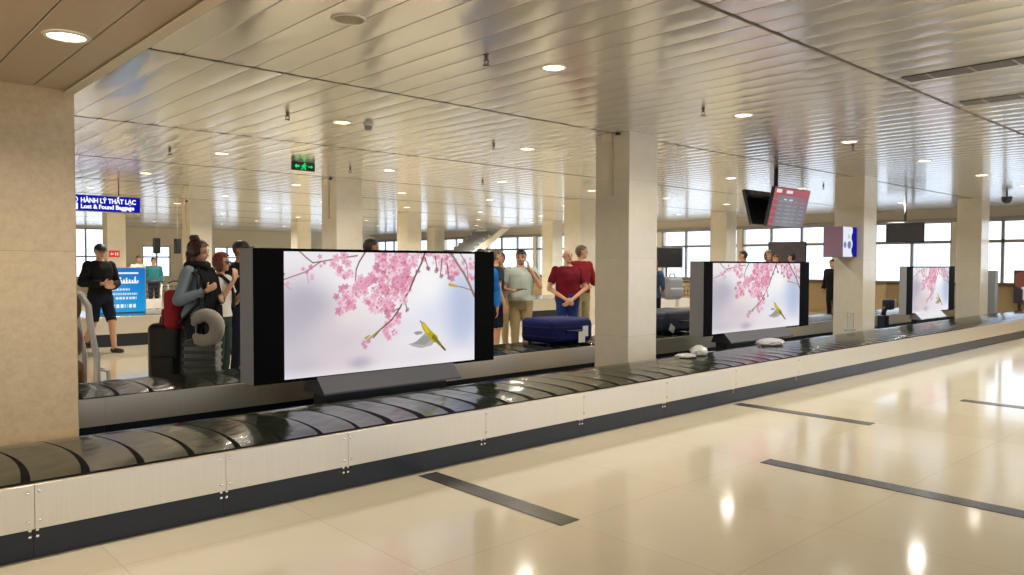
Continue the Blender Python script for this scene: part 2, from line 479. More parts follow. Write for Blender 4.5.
JN = [-1.6,-.4,.8,1.74,2.53,3.69,4.77,5.93,7.14,8.5]+[9.75+1.25*k for k in range(10)]
near, js = lane(4.28, 5.45, -2.2, 22.2, JN, 'near lane of the long steel baggage conveyor with overlapping dark rubber plates', xmaxplate=22.1)
bb = B(); lathe(bb, [(0,0),(.009,0),(.009,.003),(.006,.006),(0,.007)], 10)
bmesh.ops.rotate(bb, verts=bb.verts, cent=(0,0,0), matrix=Matrix.Rotation(PI/2, 3, 'X'))
bme = bpy.data.meshes.new('bolt'); bb.to_mesh(bme); bb.free(); bme.materials.append(M['bolt'])
nb = 0
for j in JN:
    if .5 < j < 9:
        pts = [(-.03,.335),(.02,.338),(-.03,.195),(.02,.197)] if j < 3 else [(0,.335),(0,.20)]
        for dx, z in pts:
            o = link(bpy.data.objects.new('bolt', bme), near); o.location = (j+dx, -.001, z)
        for dx, z in ((-.016,.14),(.016,.14),(-.016,.108),(.016,.108)) if j < 6 else ((0,.14),(0,.11)):
            o = link(bpy.data.objects.new('bolt', bme), near); o.location = (j+dx, .034, z)
far, _ = lane(6.66, 7.83, .5, 22.2, [1.74+1.25*k for k in range(17)], 'far lane of the steel baggage conveyor, running behind the screens and columns')
b = B(); box(b, .6, 22.0, 5.46, 6.655, 0, .10); struct('trim_4', b, M['black'])

# distant carousel across the hall
t, _ = lane(14.3, 16.6, 2.2, 18.4, [3.2+2*k for k in range(8)], 'distant steel baggage carousel standing behind the man in the black cap', zt=.52, plates=False, zkick=.23)
b = B(); box(b, 2.2, 18.4, .07, 2.2, .48, .50)
obj('belt', b, M['rubber'], t)

# floor strips
for x0, x1, y0, y1, lb in ((3.05,3.20,2.90,4.24,'dark strip on the floor starting at the conveyor, nearest the stone column'),
                       (5.11,5.26,-.6,2.86,'long dark floor strip lying clear of the conveyor, reaching out of frame'),
                       (7.03,7.17,2.87,4.24,'dark strip on the floor meeting the conveyor below the second screen'),
                       (9.02,9.16,2.1,2.74,'short dark floor strip lying far right on the open floor')):
    b = B(); box(b, x0, x1, y0, y1, 0.0005, .004); o = obj('floor_strip', b, M['strip']); tag(o, lb, 'floor strip', 'dark strips laid on the floor')

# ------------------------------------------------------------------ picture of blossom and bird
def art():
    W, H = 460, 250
    uu, vv = np.meshgrid((np.arange(W)+.5)/W, (np.arange(H)+.5)/H)
    asp = 1.85
    img = np.empty((H, W, 3)); img[:] = (.965,.955,.97)
    def blob(u, v, ru, rv, col, a):
        nonlocal img
        w = a*np.exp(-(((uu-u)/ru)**2+((vv-v)/rv)**2))[..., None]
        img = img*(1-w)+np.array(col)*w
    for a in [(.10,.45,.14,.24,(.70,.67,.73),.8),(.03,.6,.08,.3,(.72,.70,.75),.6),(.25,.72,.2,.2,(.80,.76,.79),.6),(.93,.5,.10,.3,(.70,.75,.87),.7),(.08,.45,.12,.22,(.78,.75,.80),.75),(.05,.75,.15,.2,(.84,.81,.85),.8),(.2,.6,.12,.2,(.87,.83,.86),.7),(.1,.9,.12,.07,(.72,.70,.76),.5),
              (.3,.9,.2,.08,(.88,.80,.80),.6),(.36,.92,.06,.04,(.72,.70,.76),.6),(.4,.7,.2,.2,(.93,.89,.90),.6),(.3,.55,.08,.1,(.97,.92,.88),.6),
              (.92,.55,.09,.3,(.76,.80,.90),.8),(.82,.5,.08,.2,(.84,.87,.95),.7),(.72,.55,.07,.14,(.88,.90,.96),.7),(.6,.65,.15,.1,(.90,.90,.95),.6),(.68,.9,.25,.1,(.92,.88,.91),.7),
              (.9,.95,.1,.08,(.98,.97,.98),.8),(.25,.2,.3,.15,(.99,.97,.97),.7),(.72,.25,.1,.2,(1,1,1),.9),(.12,.12,.1,.12,(.97,.95,.97),.6)]: blob(*a)
    for a in [(.09,.42,.11,.22,(.72,.69,.75),.7),(.04,.62,.08,.2,(.74,.72,.77),.6),(.24,.74,.2,.16,(.84,.80,.83),.6),(.35,.92,.05,.05,(.70,.68,.75),.6),(.92,.5,.08,.25,(.74,.78,.89),.7)]: blob(*a)
    def paint(mask, col, a=1.):
        w = np.clip(mask, 0, 1)[..., None]*a
        img[:] = img*(1-w)+np.array(col)*w
    def seg(p, q, r0, r1, col, a=1.):
        px, py = p[0]*asp, p[1]; dx, dy = q[0]*asp-px, q[1]-py
        L = dx*dx+dy*dy+1e-9
        t = np.clip(((uu*asp-px)*dx+(vv-py)*dy)/L, 0, 1)
        d = np.hypot(uu*asp-px-dx*t, vv-py-dy*t); r = r0+(r1-r0)*t
        paint((r-d)/.006+.5, col, a)
    def line(pts, r0, r1, col):
        n = len(pts)-1
        for i in range(n): seg(pts[i], pts[i+1], r0+(r1-r0)*i/n, r0+(r1-r0)*(i+1)/n, col)
    BR = (.42,.30,.24); BR2 = (.60,.48,.44)
    def flowers(u, v, ru, rv, n, size, dark=0.):
        for _ in range(max(3, int(n*.75))):
            a = RNG.uniform(0, 2*PI); q = math.sqrt(RNG.uniform(0,1))
            fu, fv = u+math.cos(a)*q*ru, v+math.sin(a)*q*rv
            base = np.array([(.91,.62,.74),(.94,.73,.82),(.84,.52,.64),(.97,.84,.90),(.93,.68,.78)][RNG.integers(5)])*(1-dark)
            s = size*1.5*RNG.uniform(.6,1.1); ph = RNG.uniform(0, 2*PI)
            x = (uu-fu)*asp; y = (vv-fv)
            rr = np.hypot(x, y); th = np.arctan2(y, x)
            pet = s*(.82+.18*np.cos(5*(th+ph)))
            paint((pet-rr)/.006+.5, base, .85)
            paint((s*.20-rr)/.006+.5, (.80,.45,.45) if RNG.random() < .6 else (.66,.52,.36), .8)
    line([(0,.22),(.10,.16),(.165,.08),(.26,.05),(.34,.03)], .004, .006, (.62,.46,.44))
    line([(.07,0),(.10,.05),(.13,.09),(.165,.08)], .004, .004, BR)
    line([(.38,0),(.35,.08),(.335,.14),(.33,.24)], .006, .004, BR)
    line([(.0,.25),(.03,.3)], .003,.002, (.8,.5,.55)); line([(.1,.16),(.11,.25)], .003,.002, (.8,.5,.55))
    line([(.55,.0),(.47,.2),(.36,.32),(.28,.40)], .006, .004, (.60,.42,.38))
    for a in [(.02,.22,.03,.06,5,.014),(.11,.17,.05,.06,7,.015),(.20,.08,.07,.06,10,.016),(.27,.11,.05,.09,20,.026),(.30,.2,.03,.05,8,.02),
              (.30,.35,.08,.07,26,.028),(.28,.44,.045,.07,14,.026),(.41,.28,.08,.10,32,.030),(.44,.40,.06,.08,16,.028),(.51,.10,.08,.12,46,.032),(.58,.15,.07,.14,36,.030),
              (.55,.30,.07,.10,28,.030),(.47,.46,.06,.06,18,.028),(.53,.58,.04,.07,12,.026),(.51,.66,.035,.08,12,.024),(.63,.05,.05,.05,14,.022),
              (.74,.04,.10,.05,26,.020),(.83,.08,.06,.09,26,.024),(.86,.17,.04,.06,12,.024),(.96,.1,.05,.1,18,.022),(.98,.25,.02,.06,6,.02)]: flowers(*a)
    line([(.70,.0),(.68,.09),(.64,.22),(.615,.32),(.585,.40),(.56,.48),(.515,.58),(.46,.65),(.42,.72)], .008, .005, BR)
    for p, q in (((.585,.40),(.6,.50)),((.64,.22),(.66,.16)),((.56,.48),(.53,.5)),((.7,.04),(.72,.14)),((.76,.03),(.77,.16)),((.8,.05),(.79,.2)),((.83,.1),(.84,.22))):
        line([p, q], .005, .004, BR); flowers(q[0], q[1], .01, .012, 3, .015, .25)
    for _ in range(24):
        u = RNG.uniform(.42,.62); v = RNG.uniform(.05,.5); seg((u,v), (u+RNG.uniform(-.02,.02), v+RNG.uniform(.01,.05)), .004, .003, (.58,.46,.30), .8)
    for _ in range(16): flowers(RNG.uniform(.44,.62), RNG.uniform(.02,.45), .01, .01, 1, .028)
    line([(.455,.655),(.42,.70),(.39,.74)], .006, .006, (.58,.58,.25)); flowers(.385,.77,.022,.035,9,.018,.08); line([(.38,.72),(.40,.70)], .01,.006,(.66,.66,.3))
    line([(.855,.0),(.895,.10),(.935,.19),(.965,.28),(1.0,.40)], .010, .012, BR2); line([(.91,.0),(.95,.1),(.96,.26)], .005,.005,BR2)
    line([(.865,.295),(.92,.31),(.985,.345)], .003, .004, (.5,.42,.36)); line([(.845,.285),(.885,.30)], .014,.010,(.80,.66,.30))
    # the bird
    def poly(pts, col, a=1.):
        m = np.zeros((H, W), bool); n = len(pts)
        for i in range(n):
            (x0,y0),(x1,y1) = pts[i], pts[(i+1)%n]
            if y0 == y1: continue
            c = ((y0 > vv) != (y1 > vv)) & (uu < (x1-x0)*(vv-y0)/(y1-y0)+x0); m ^= c
        paint(m.astype(float), col, a)
    line([(.69,.635),(.70,.665),(.725,.72),(.755,.77)], .020, .036, (.72,.66,.12))
    poly([(.605,.80),(.65,.785),(.70,.71),(.75,.755),(.765,.79),(.735,.83),(.68,.845),(.635,.825)], (.72,.70,.70))
    poly([(.63,.80),(.70,.73),(.74,.77),(.70,.82)], (.62,.62,.60))
    poly([(.635,.70),(.66,.69),(.69,.70),(.68,.72),(.65,.725)], (.62,.63,.62))
    line([(.672,.60),(.69,.635)], .003, .007, (.30,.28,.16))
    line([(.69,.635),(.70,.665),(.725,.72),(.755,.77)], .018, .030, (.72,.66,.12))
    line([(.69,.635),(.70,.66),(.715,.70)], .010, .016, (.86,.78,.20))
    line([(.75,.755),(.785,.82),(.815,.875)], .020, .007, (.52,.47,.12)); line([(.80,.85),(.818,.88)], .008, .008, (.28,.26,.14))
    return np.clip(img, 0, 1)
ART = art()

def display(x0, x1, z0, z1, sx0, sx1, y, d, bx0, bx1, label, side, basem, endm, bz=.50):
    t = thing('display_screen', label, 'screen', (x0, y, 0))
    w = x1-x0
    b = B(); box(b, 0, w, .004, d, z0, z1, .004, 1); obj('case', b, side, t)
    b = B(); box(b, .0, w, 0, .006, z0, z1)
    o = obj('bezel', b, M['bezel'], t)
    me = picture_mesh(ART, sx1-sx0, z1-z0-.045); me.materials.append(M['pic'])
    p = link(bpy.data.objects.new('screen', me), t); p.location = (sx0-x0, -.002, z0+.022)
    b = B()
    yb, yt = -.12, 0.0
    poly = [(yb, .385), (yb, .40), (yt, bz+.02), (d-.08, bz+.02), (d-.03, .40), (d-.03, .385)]
    prism(b, poly, 'x', bx0-x0, bx1-x0)
    b.faces.ensure_lookup_table(); b.faces[0].material_index = 1; b.faces[1].material_index = 1
    obj('plinth', b, [basem, endm], t)
    b = B(); box(b, bx0-x0+.08, bx1-x0-.08, .0, d-.05, .10, .386); obj('pedestal', b, M['black'], t)
    return t
display(2.52, 4.97, .505, 1.565, 2.77, 4.72, 5.65, .25, 3.05, 4.46, 'largest and nearest black screen showing pink blossom and a yellow bird', M['casegrey'], M['basegrey'], M['basedark'])
display(8.62, 11.52, .50, 1.49, 8.82, 11.21, 5.65, .22, 9.10, 10.80, 'middle-sized black blossom screen standing beyond the centre column', M['casegrey'], M['basegrey'], M['basedark'])
t = display(15.48, 18.13, .49, 1.42, 15.77, 17.76, 5.65, .14, 15.9, 17.3, 'smallest blossom screen on a pale plinth, between the two far columns', M['casestripe'], M['basepale'], M['grey'])

# ------------------------------------------------------------------ ceiling fittings
def downlight(x, y, z, proto=[None], r=.085, lab=''):
    if proto[0] is None:
        t = thing('downlight', lab, 'ceiling light', (x, y, z), 0, 'round downlights in the ceiling')
        b = B(); lathe(b, [(r+.018,0),(r+.016,-.006),(r,-.008),(r-.004,0)], 28); obj('trim_ring', b, M['ring'], t)
        b = B(); lathe(b, [(0,-.004),(r*.7,-.004),(r-.002,-.003),(r-.002,.01)], 28); obj('lamp_face', b, M['lamp'], t)
        proto[0] = t; return t
    return dup(proto[0], (x, y, z), label=lab)
downlight(.94, 4.16, ZS-.001, lab='large bright downlight in the low ceiling above the near stone column')
GX = [4.35, 7.15, 9.65, 12.2, 14.85, 17.4, 20.0]; GY = [.98, 4.24, 7.46, 10.76, 14.03, 17.5, 20.6, 23.8, 27.0, 30.2]
rown = {.98:'out over the open floor',4.24:'above the near conveyor lane',7.46:'above the far conveyor lane',10.76:'in the first row beyond the conveyor',14.03:'above the distant carousel',17.5:'in the row behind the distant carousel'}
ordn = ['first','second','third','fourth','fifth','sixth','seventh']
for iy, y in enumerate(GY):
    for ix, x in enumerate(GX):
        if y < 2 and x < 5: continue
        fy = y > 18
        lb = ('small glowing downlight far down the hall' if fy else 'round warm downlight %s, %s from the stone-column end' % (rown[y], ordn[ix]))
        o = downlight(x, y, ZC, lab=lb)
        if fy: o['group'] = 'downlights far down the hall'
for x, y, lb in ((10.24,5.6,'downlight just left of the centre far column top, near the board'),):
    pass
# real lamps with the nearest fittings
def lamp(x, y, z, e, size=.16):
    L = bpy.data.lights.new('downlight_lamp', 'AREA'); L.shape = 'DISK'; L.size = size; L.energy = e; L.color = (1,.92,.80) if x < 8 else (1,.97,.92); L.spread = 2.6
    o = bpy.data.objects.new('downlight_lamp', L); COL.objects.link(o); o.location = (x, y, z-.02)
    return o
lamp(.94, 4.16, ZS, 26)
for x in GX:
    for y in GY[:9]:
        if y < 2 and x < 5: continue
        lamp(x, y, ZC, 30 if y < 12 else 50)

def sprinkler(x, y, lab, proto=[None]):
    if proto[0] is None:
        t = thing('sprinkler', lab, 'sprinkler', (x, y, ZC+.006), 0, 'sprinkler heads in the ceiling')
        b = B(); lathe(b, [(.0,.0),(.035,0),(.033,-.006),(.016,-.010),(.014,-.03),(.010,-.05),(.0,-.05)], 16); obj('body', b, M['sprink'], t)
        b = B()
        for a in range(2): tube(b, [(.013*(1-2*a),0,-.03),(.022*(1-2*a),0,-.055),(.006*(1-2*a),0,-.08)], .004, 6)
        obj('yoke', b, M['sprink'], t)
        b = B(); lathe(b, [(0,-.08),(.028,-.082),(.030,-.086),(0,-.088)], 16); obj('deflector', b, M['sprink'], t)
        proto[0] = t; return t
    return dup(proto[0], (x, y, ZC+.006), label=lab)
SP = [(3.73,4.33,'metal sprinkler head in the ceiling above the near left plates of the conveyor'),(3.66,7.36,'sprinkler head above the largest screen, left of the smoke detector'),
      (6.53,4.31,'sprinkler head just right of the centre column top'),(6.5,7.4,'sprinkler head left of the centre column, behind its top'),
      (9.9,4.3,'sprinkler head right of the third column from the near end'),(3.66,10.8,'sprinkler head in front of the green exit sign'),(6.5,10.9,'sprinkler head between the green exit sign and the column behind the screen'),
      (14.6,6.9,'sprinkler head close to the most distant blossom screen'),(9.3,10.9,'sprinkler head high behind the men in red'),(9.4,7.5,'sprinkler head right of the centre column in the second row'),]
for a in SP: sprinkler(*a)
t = thing('ceiling_speaker', 'round beige loudspeaker grille in the ceiling at the top of the picture', 'speaker', (2.55,4.29,ZC))
b = B(); lathe(b, [(.112,0),(.110,-.008),(.094,-.010),(.092,-.004)], 36); obj('rim', b, M['ring'], t)
b = B(); lathe(b, [(.093,-.004),(.05,-.009),(0,-.010)], 36); obj('grille', b, M['disc'], t)
t = thing('smoke_detector', 'small white smoke detector beside the downlight above the largest screen', 'smoke detector', (4.62,7.36,ZC))
b = B(); lathe(b, [(.055,0),(.053,-.018),(.04,-.022),(0,-.022)], 24); obj('base', b, M['ring'], t)
b = B(); lathe(b, [(.042,-.022),(.044,-.05),(.03,-.07),(0,-.074)], 24); obj('chamber', b, M['grey'], t)
for xx, lb in ((6.75,'longer dark slotted air vent in the ceiling, top right, nearer the screens'),(8.15,'dark slotted air vent in the ceiling at the right edge')):
    t = thing('ceiling_vent', lb, 'air vent', (xx, 0, ZC))
    b = B(); box(b, -.11, .11, -1.9, 2.5, -.006, .004, .002, 1); obj('slot_tray', b, M['darkgrey'], t)
    b = B()
    for k in range(-2, 3): box(b, k*.045-.006, k*.045+.006, -1.9, 2.5, -.012, -.005)
    for yy in np.arange(-1.9, 2.5, .3): box(b, -.11, .11, yy, yy+.02, -.011, -.005)
    obj('louvre', b, M['grey'], t)
t = thing('dome_camera', 'dark dome camera under the ceiling at the far right', 'camera', (18.66, 4.85, ZC))
b = B(); lathe(b, [(.02,0),(.02,-.1),(.10,-.1),(.10,-.14),(.09,-.19),(.05,-.23),(0,-.24)], 20); obj('dome', b, M['darkgrey'], t)

# exit sign
t = thing('exit_sign', 'green lit running-figure exit sign hanging under the ceiling', 'sign', (5.44,10.8,2.86))
b = B(); box(b, 0, .38, 0, .04, 0, .128, .004, 1); obj('housing', b, M['exitblack'], t)
b = B(); ball(b, (.205,-.004,.105), (.014,.004,.014), 2)
tube(b, [(.20,-.004,.088),(.185,-.004,.055)], .013, 6)
tube(b, [(.20,-.004,.085),(.225,-.004,.07),(.24,-.004,.082)], .007, 6); tube(b, [(.195,-.004,.083),(.165,-.004,.078),(.155,-.004,.058)], .007, 6)
tube(b, [(.187,-.004,.055),(.215,-.004,.042),(.212,-.004,.014)], .009, 6); tube(b, [(.183,-.004,.055),(.170,-.004,.030),(.145,-.004,.022)], .009, 6)
obj('running_figure', b, M['green'], t)
b = B()
prism(b, [(.04,.064),(.075,.10),(.075,.078),(.12,.078),(.12,.050),(.075,.050),(.075,.03)], 'y', -.005, .0)
obj('arrow', b, M['green'], t)
b = B()
prism(b, [(.345,.064),(.315,.09),(.315,.072),(.265,.072),(.265,.056),(.315,.056),(.315,.04)], 'y', -.005, .0)
obj('arrow', b, M['green'], t)

# lost & found sign
t = thing('hanging_sign', 'long blue hanging sign with white lost and found lettering', 'sign', (3.40,16.0,2.41))
b = B(); box(b, 0, 1.46, 0, .10, 0, .31, .015, 2); obj('sign_box', b, M['signedge'], t)
b = B(); box(b, .015, 1.445, -.004, .0, .015, .295); obj('sign_face', b, M['signblue'], t)
text('lettering', 'HÀNH LÝ THẤT LẠC', .125, M['signwhite'], t, (.41, -.008, .165), .96, .004)
text('lettering', 'Lost & Found Baggage', .11, M['signwhite'], t, (.41, -.008, .055), .93, .004)
b = B(); prism(b, [(.24,.03),(.36,.03),(.36,.15),(.24,.15)], 'y', -.008, -.004); lathe_ = None
obj('pictogram', b, M['signwhite'], t)
b = B(); tube(b, [(.30+.055*math.cos(a), -.008, .215+.055*math.sin(a)) for a in np.linspace(0,2*PI,17)[:-1]], .009, 6, close=True); obj('pictogram', b, M['signwhite'], t)
for xx in (.1, 1.08):
    b = B(); tube(b, [(xx,.05,.30),(xx,.05,.58)], .012, 8); obj('hanger', b, M['darkgrey'], t)
t = thing('wall_sign', 'small red sign with white marks on a distant column', 'sign', (7.22,26.47,1.62))
b = B(); box(b, -.14, .18, 0, .03, 0, .21, .004, 1); obj('plate', b, M['red'], t)
b = B()
prism(b, [(-.11,.10),(-.05,.15),(-.05,.12),(.00,.12),(.00,.08),(-.05,.08),(-.05,.05)], 'y', -.008, 0); box(b, .04,.075,-.008,0,.05,.15); box(b,.10,.135,-.008,0,.05,.15)
obj('mark', b, M['white'], t)

# flight information boards: two tilted panels on one pole
def board_img(front=True):
    H, W = 90, 150
    img = np.zeros((H, W, 3)); v = np.linspace(0,1,H)[:,None]; u = np.linspace(0,1,W)[None,:]
    img[:] = (.46,.46,.50); img += (.10*np.clip(1-abs(u-.5)*2,0,1)*v)[...,None]
    red = np.array((.66,.24,.27))
    m = np.broadcast_to(v < .20, (H,W)); img[m] = red
    k = (np.clip((.62-v)*1.8,0,1)*np.clip((u-.45)*2.0,0,1))[...,None]; img = img*(1-k*.8)+red*k*.8
    m = np.broadcast_to((u < .14), (H,W)) & np.broadcast_to(((v*6.2)%1 < .72), (H,W)); img[m] = (.70,.27,.31)
    for (a,bb_,c,d) in ((.06,.20,.05,.13),(.33,.50,.06,.13),(.30,.38,.28,.31),(.45,.55,.28,.31)): img[int(c*H):int(d*H)+1, int(a*W):int(bb_*W)] = (.92,.88,.9)
    for r in range(6):
        y = .34+r*.105
        for a, l in ((.18,.12),(.36,.18),(.60,.10),(.78,.14)):
            img[int(y*H):int(y*H)+2, int(a*W):int((a+l)*W)] += .12
    return np.clip(img,0,1)
t = thing('flight_board', 'pair of tilted flight information boards hanging from one dark pole', 'screen', (11.66,6.25,0))
b = B(); tube(b, [(-.10,.0,2.56),(-.10,.0,ZC+.004)], .035, 10); obj('pole', b, M['black'], t)
b = B(); box(b, -.5, .5, -.20, .22, 2.52, 2.56); obj('bracket', b, M['darkgrey'], t)
def panel(w, h):
    b = B(); box(b, 0, w, .004, .06, 0, h, .006, 1); return b
o = obj('board_panel', panel(1.17,.63), M['darkgrey'], t); o.location = (-.58,-.11,2.05); o.rotation_euler = (math.radians(13),0,0)
me = picture_mesh(board_img(), 1.15, .61); me.materials.append(M['board'])
p = link(bpy.data.objects.new('board_screen', me), o); p.location = (.01,.0,.01)
o = obj('board_panel', panel(1.17,.58), M['darkscreen'], t); o.location = (-.64,.10,2.09); o.rotation_euler = (math.radians(-14),0,0)

# small advert box on the column
t = thing('advert_box', 'small lit advert box with purple side and white face on a column', 'sign', (12.93,5.76,1.58))
b = B(); box(b, 0, .55, .0, .34, 0, .52, .004, 1); obj('housing', b, M['purple'], t)
H, W = 40, 40
v, u = np.meshgrid(np.linspace(0,1,H), np.linspace(0,1,W), indexing='ij')
im = np.empty((H,W,3)); im[:] = (.93,.95,1.0)
for cu, cv, r, c in ((.15,.6,.10,(.45,.55,.80)),(.45,.6,.13,(.45,.52,.66)),(.42,.32,.08,(.78,.86,.72))):
    m = ((u-cu)**2+(v-cv)**2) < r*r; im[m] = c
m = u > .64+.05*np.sin(v*14); im[m] = (.06,.07,.58)
me = picture_mesh(im, .54, .51); me.materials.append(M['pic']); p = link(bpy.data.objects.new('lit_face', me), t); p.location = (.005,-.003,.005)

# blue lightbox on the distant carousel
t = thing('advert_lightbox', 'bright blue advertising lightbox standing on the distant carousel', 'sign', (3.98,15.6,.50))
b = B(); box(b, 0, .84, 0, .12, 0, .86, .01, 1); obj('housing', b, M['grey'], t)
H, W = 110, 110
v, u = np.meshgrid(np.linspace(0,1,H), np.linspace(0,1,W), indexing='ij')
im = np.stack([.08+.12*v*(1-u), .45+.18*v, .80+.06*v], -1)
k = np.exp(-((u-.35)**2/.08+(v-.55)**2/.1))[...,None]*.35; im = im*(1-k)+np.array((.45,.75,.97))*k
def bar(u0,u1,v0,v1,a=1.,dash=0):
    m = (u>u0)&(u<u1)&(v>v0)&(v<v1)
    if dash: m &= ((u*dash)%1 < .7)
    im[m] = im[m]*(1-a)+a
bar(.22,.85,.10,.135)
bar(.20,.66,.46,.51,.85,16); bar(.20,.82,.56,.61,.8,20); bar(.34,.80,.66,.71,.9,14); bar(.30,.56,.82,.90,.95,11); bar(.60,.78,.82,.90,.95,11)
def stroke(pts):
    for (a,b_),(c,d) in zip(pts, pts[1:]):
        tt = np.clip(((u-a)*(c-a)+(v-b_)*(d-b_))/((c-a)**2+(d-b_)**2+1e-9),0,1)
        dd = np.hypot(u-a-(c-a)*tt, v-b_-(d-b_)*tt); im[dd < .014] = 1
stroke([(.24,.20),(.28,.17),(.26,.25),(.23,.35)]); stroke([(.21,.27),(.29,.25)]); stroke([(.36,.35),(.40,.22),(.46,.22),(.44,.29),(.39,.30)])
for q in range(6): stroke([(.48+q*.062,.28),(.47+q*.062,.34),(.52+q*.062,.33),(.53+q*.062,.27+.02*(q%2)-.06*(q%3==1))])
me = picture_mesh(np.clip(im,0,1), .81, .83); me.materials.append(M['pic']); p = link(bpy.data.objects.new('lit_face', me), t); p.location = (.015,-.003,.015)

# hanging dark monitors and loudspeakers
def monitor(x, y, z, w, h, rz, label, pole=True, m=None):
    t = thing('hanging_monitor', label, 'screen', (x, y, 0), rz)
    b = B(); box(b, -w/2, w/2, 0, .12, z, z+h, .01, 1); obj('housing', b, M['darkgrey'], t)
    b = B(); box(b, -w/2+.03, w/2-.03, -.004, .002, z+.03, z+h-.03); obj('screen', b, m or M['darkscreen'], t)
    if not pole:
        b = B(); tube(b, [(0,.06,.03),(0,.06,z)], .03, 8); lathe(b, [(0,0),(.3,0),(.3,.03),(0,.03)], 20, (0,.06,0)); obj('stand', b, M['darkgrey'], t)
    if pole:
        b = B(); tube(b, [(0,.06,z+h),(0,.06,ZC)], .03, 8); obj('pole', b, M['darkgrey'], t)
    return t
monitor(20.0, 7.35, 2.0, .86, .5, math.radians(-55), 'dark hanging monitor seen above and left of the most distant blossom screen')
monitor(20.0, 14.5, 1.34, 1.0, .64, math.radians(-60), 'dark monitor on a stand just right of the centre column', pole=False)
monitor(20.0, 10.45, 1.50, 1.0, .58, math.radians(-60), 'dark monitor on a stand above the heads behind the second screen', pole=False, m=M['grey2'])
for x, y in ((5.95,18.6),(6.42,18.6)):
    t = thing('column_speaker', 'slim black loudspeaker %s of the pair hanging down the hall' % ('left-hand one' if x < 6 else 'right-hand one'), 'speaker', (x, y, 0), 0, 'slim black loudspeakers')
    b = B(); box(b, 0, .13, 0, .16, 1.66, 2.02, .02, 2); obj('cabinet', b, M['black'], t)
    b = B(); tube(b, [(.065,.08,2.02),(.065,.08,ZC)], .005, 6); obj('hanger', b, M['cream'], t)

# stair underside far away
t = thing('staircase', 'pale staircase seen from below against the far ceiling', 'stairs', (17.4,24.4,0))
b = B(); prism(b, [(0,0),(.35,0),(4.98,2.96),(4.53,2.96)], 'y', 0, .12); obj('stringer', b, M['cream'], t)
b = B(); prism(b, [(0,0),(.35,0),(4.98,2.96),(4.53,2.96)], 'y', 1.5, 1.62); obj('stringer', b, M['cream'], t)
b = B()
for k in range(17):
    box(b, .05+k*.253, .05+k*.253+.30, .12, 1.5, .02+k*.166, .02+k*.166+.166)
obj('flight', b, M['grey'], t)

# framed poster at the far right edge and slim cabinet
t = thing('poster_stand', 'dark poster in a frame standing against the wall at the right edge', 'poster', (22.75,5.72,0), -PI/2)
b = B(); box(b, 0, .9, 0, .06, .48, 1.32, .01, 1); obj('frame', b, M['darkgrey'], t)
H, W = 40, 30
v, u = np.meshgrid(np.linspace(0,1,H), np.linspace(0,1,W), indexing='ij')
im = np.empty((H,W,3)); im[:] = (.17,.15,.15)
m = ((u-.3)/.35)**2+((v-.28)/.3)**2 < 1; im[m] = (.45,.24,.17)
m = (abs(u-.25-.1*v) < .10)&(v > .5); im[m] = (.85,.82,.80)
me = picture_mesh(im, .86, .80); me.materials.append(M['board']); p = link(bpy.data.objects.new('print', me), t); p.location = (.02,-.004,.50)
b = B(); box(b, .1, .16, .0, .05, 0, .5); box(b, .74, .80, 0, .05, 0, .5); obj('leg', b, M['darkgrey'], t)
t = thing('information_pillar', 'slim pale grey pillar standing right of the farthest column', 'pillar', (20.6,5.55,0))
b = B(); box(b, 0, .22, 0, .16, 0, 1.32, .01, 1); obj('body', b, M['grey'], t)
b = B(); box(b, -.05, .27, -.05, .21, 0, .04, .005, 1); obj('base', b, M['darkgrey'], t)

# ------------------------------------------------------------------ luggage
def soft_case(name, label, loc, rz, w, d, h, m, trim, lying=True, extras=()):
    t = thing(name, label, 'suitcase', loc, rz)
    b = B(); box(b, -w/2, w/2, -d/2, d/2, .03, h, min(h,d)*.22, 4)
    bmesh.ops.subdivide_edges(b, edges=b.edges, cuts=1, use_grid_fill=True)
    for vtx in b.verts:
        vtx.co += Vector((random.uniform(-1,1), random.uniform(-1,1), random.uniform(-1,1)))*.004
    obj('body', b, m, t, True)
    b = B()
    for zz in (h*.34, h*.70):
        pts = []
        r = min(h,d)*.2
        for a in range(4):
            cx, cy = ((w/2-r),( d/2-r)); sx, sy = ((1,1),(-1,1),(-1,-1),(1,-1))[a]
            for q in range(4):
                an = a*PI/2+q*PI/6
                pts.append((sx*cx+math.cos(an)*(r+.002), sy*cy+math.sin(an)*(r+.002), zz))
        tube(b, pts, .006, 6, close=True)
    obj('zip', b, trim, t)
    b = B(); tube(b, [(-.12,-d/2-.005,h*.55),(-.11,-d/2-.045,h*.55),(.11,-d/2-.045,h*.55),(.12,-d/2-.005,h*.55)], .013, 8); obj('handle', b, M['black'], t)
    b = B(); box(b, -w*.36, w*.36, -d/2-.012, -d/2+.02, h*.2, h*.48, .01, 2); obj('pocket', b, m, t)
    for sx in (-1,1):
        b = B(); tube(b, [(sx*w*.38,-d*.3,.035),(sx*(w*.38+.03),-d*.3,.035)], .035, 12); obj('wheel', b, M['black'], t)
        b = B(); tube(b, [(sx*w*.38,d*.3,.035),(sx*(w*.38+.03),d*.3,.035)], .035, 12); obj('wheel', b, M['black'], t)
    return t
ZB = .368
t = soft_case('suitcase', 'royal blue fabric suitcase lying flat on the far conveyor lane', (7.52,7.25,ZB), math.radians(-3), .80, .62, .35, M['bluecase'], M['black'])
b = B(); box(b, -.14, -.02, 0, .004, -.10, .05, .004, 1); box(b, -.06, .04, .001, .005, -.02, .12, .004, 1); o = obj('luggage_tag', b, M['white'], t); o.location = (.22,-.345,.13); o['label'] = 'white paper airline tag'
t = soft_case('suitcase', 'dark navy suitcase on the far lane just right of the centre column', (10.0,7.25,ZB), math.radians(4), .92, .6, .37, M['navydark'], M['black'])
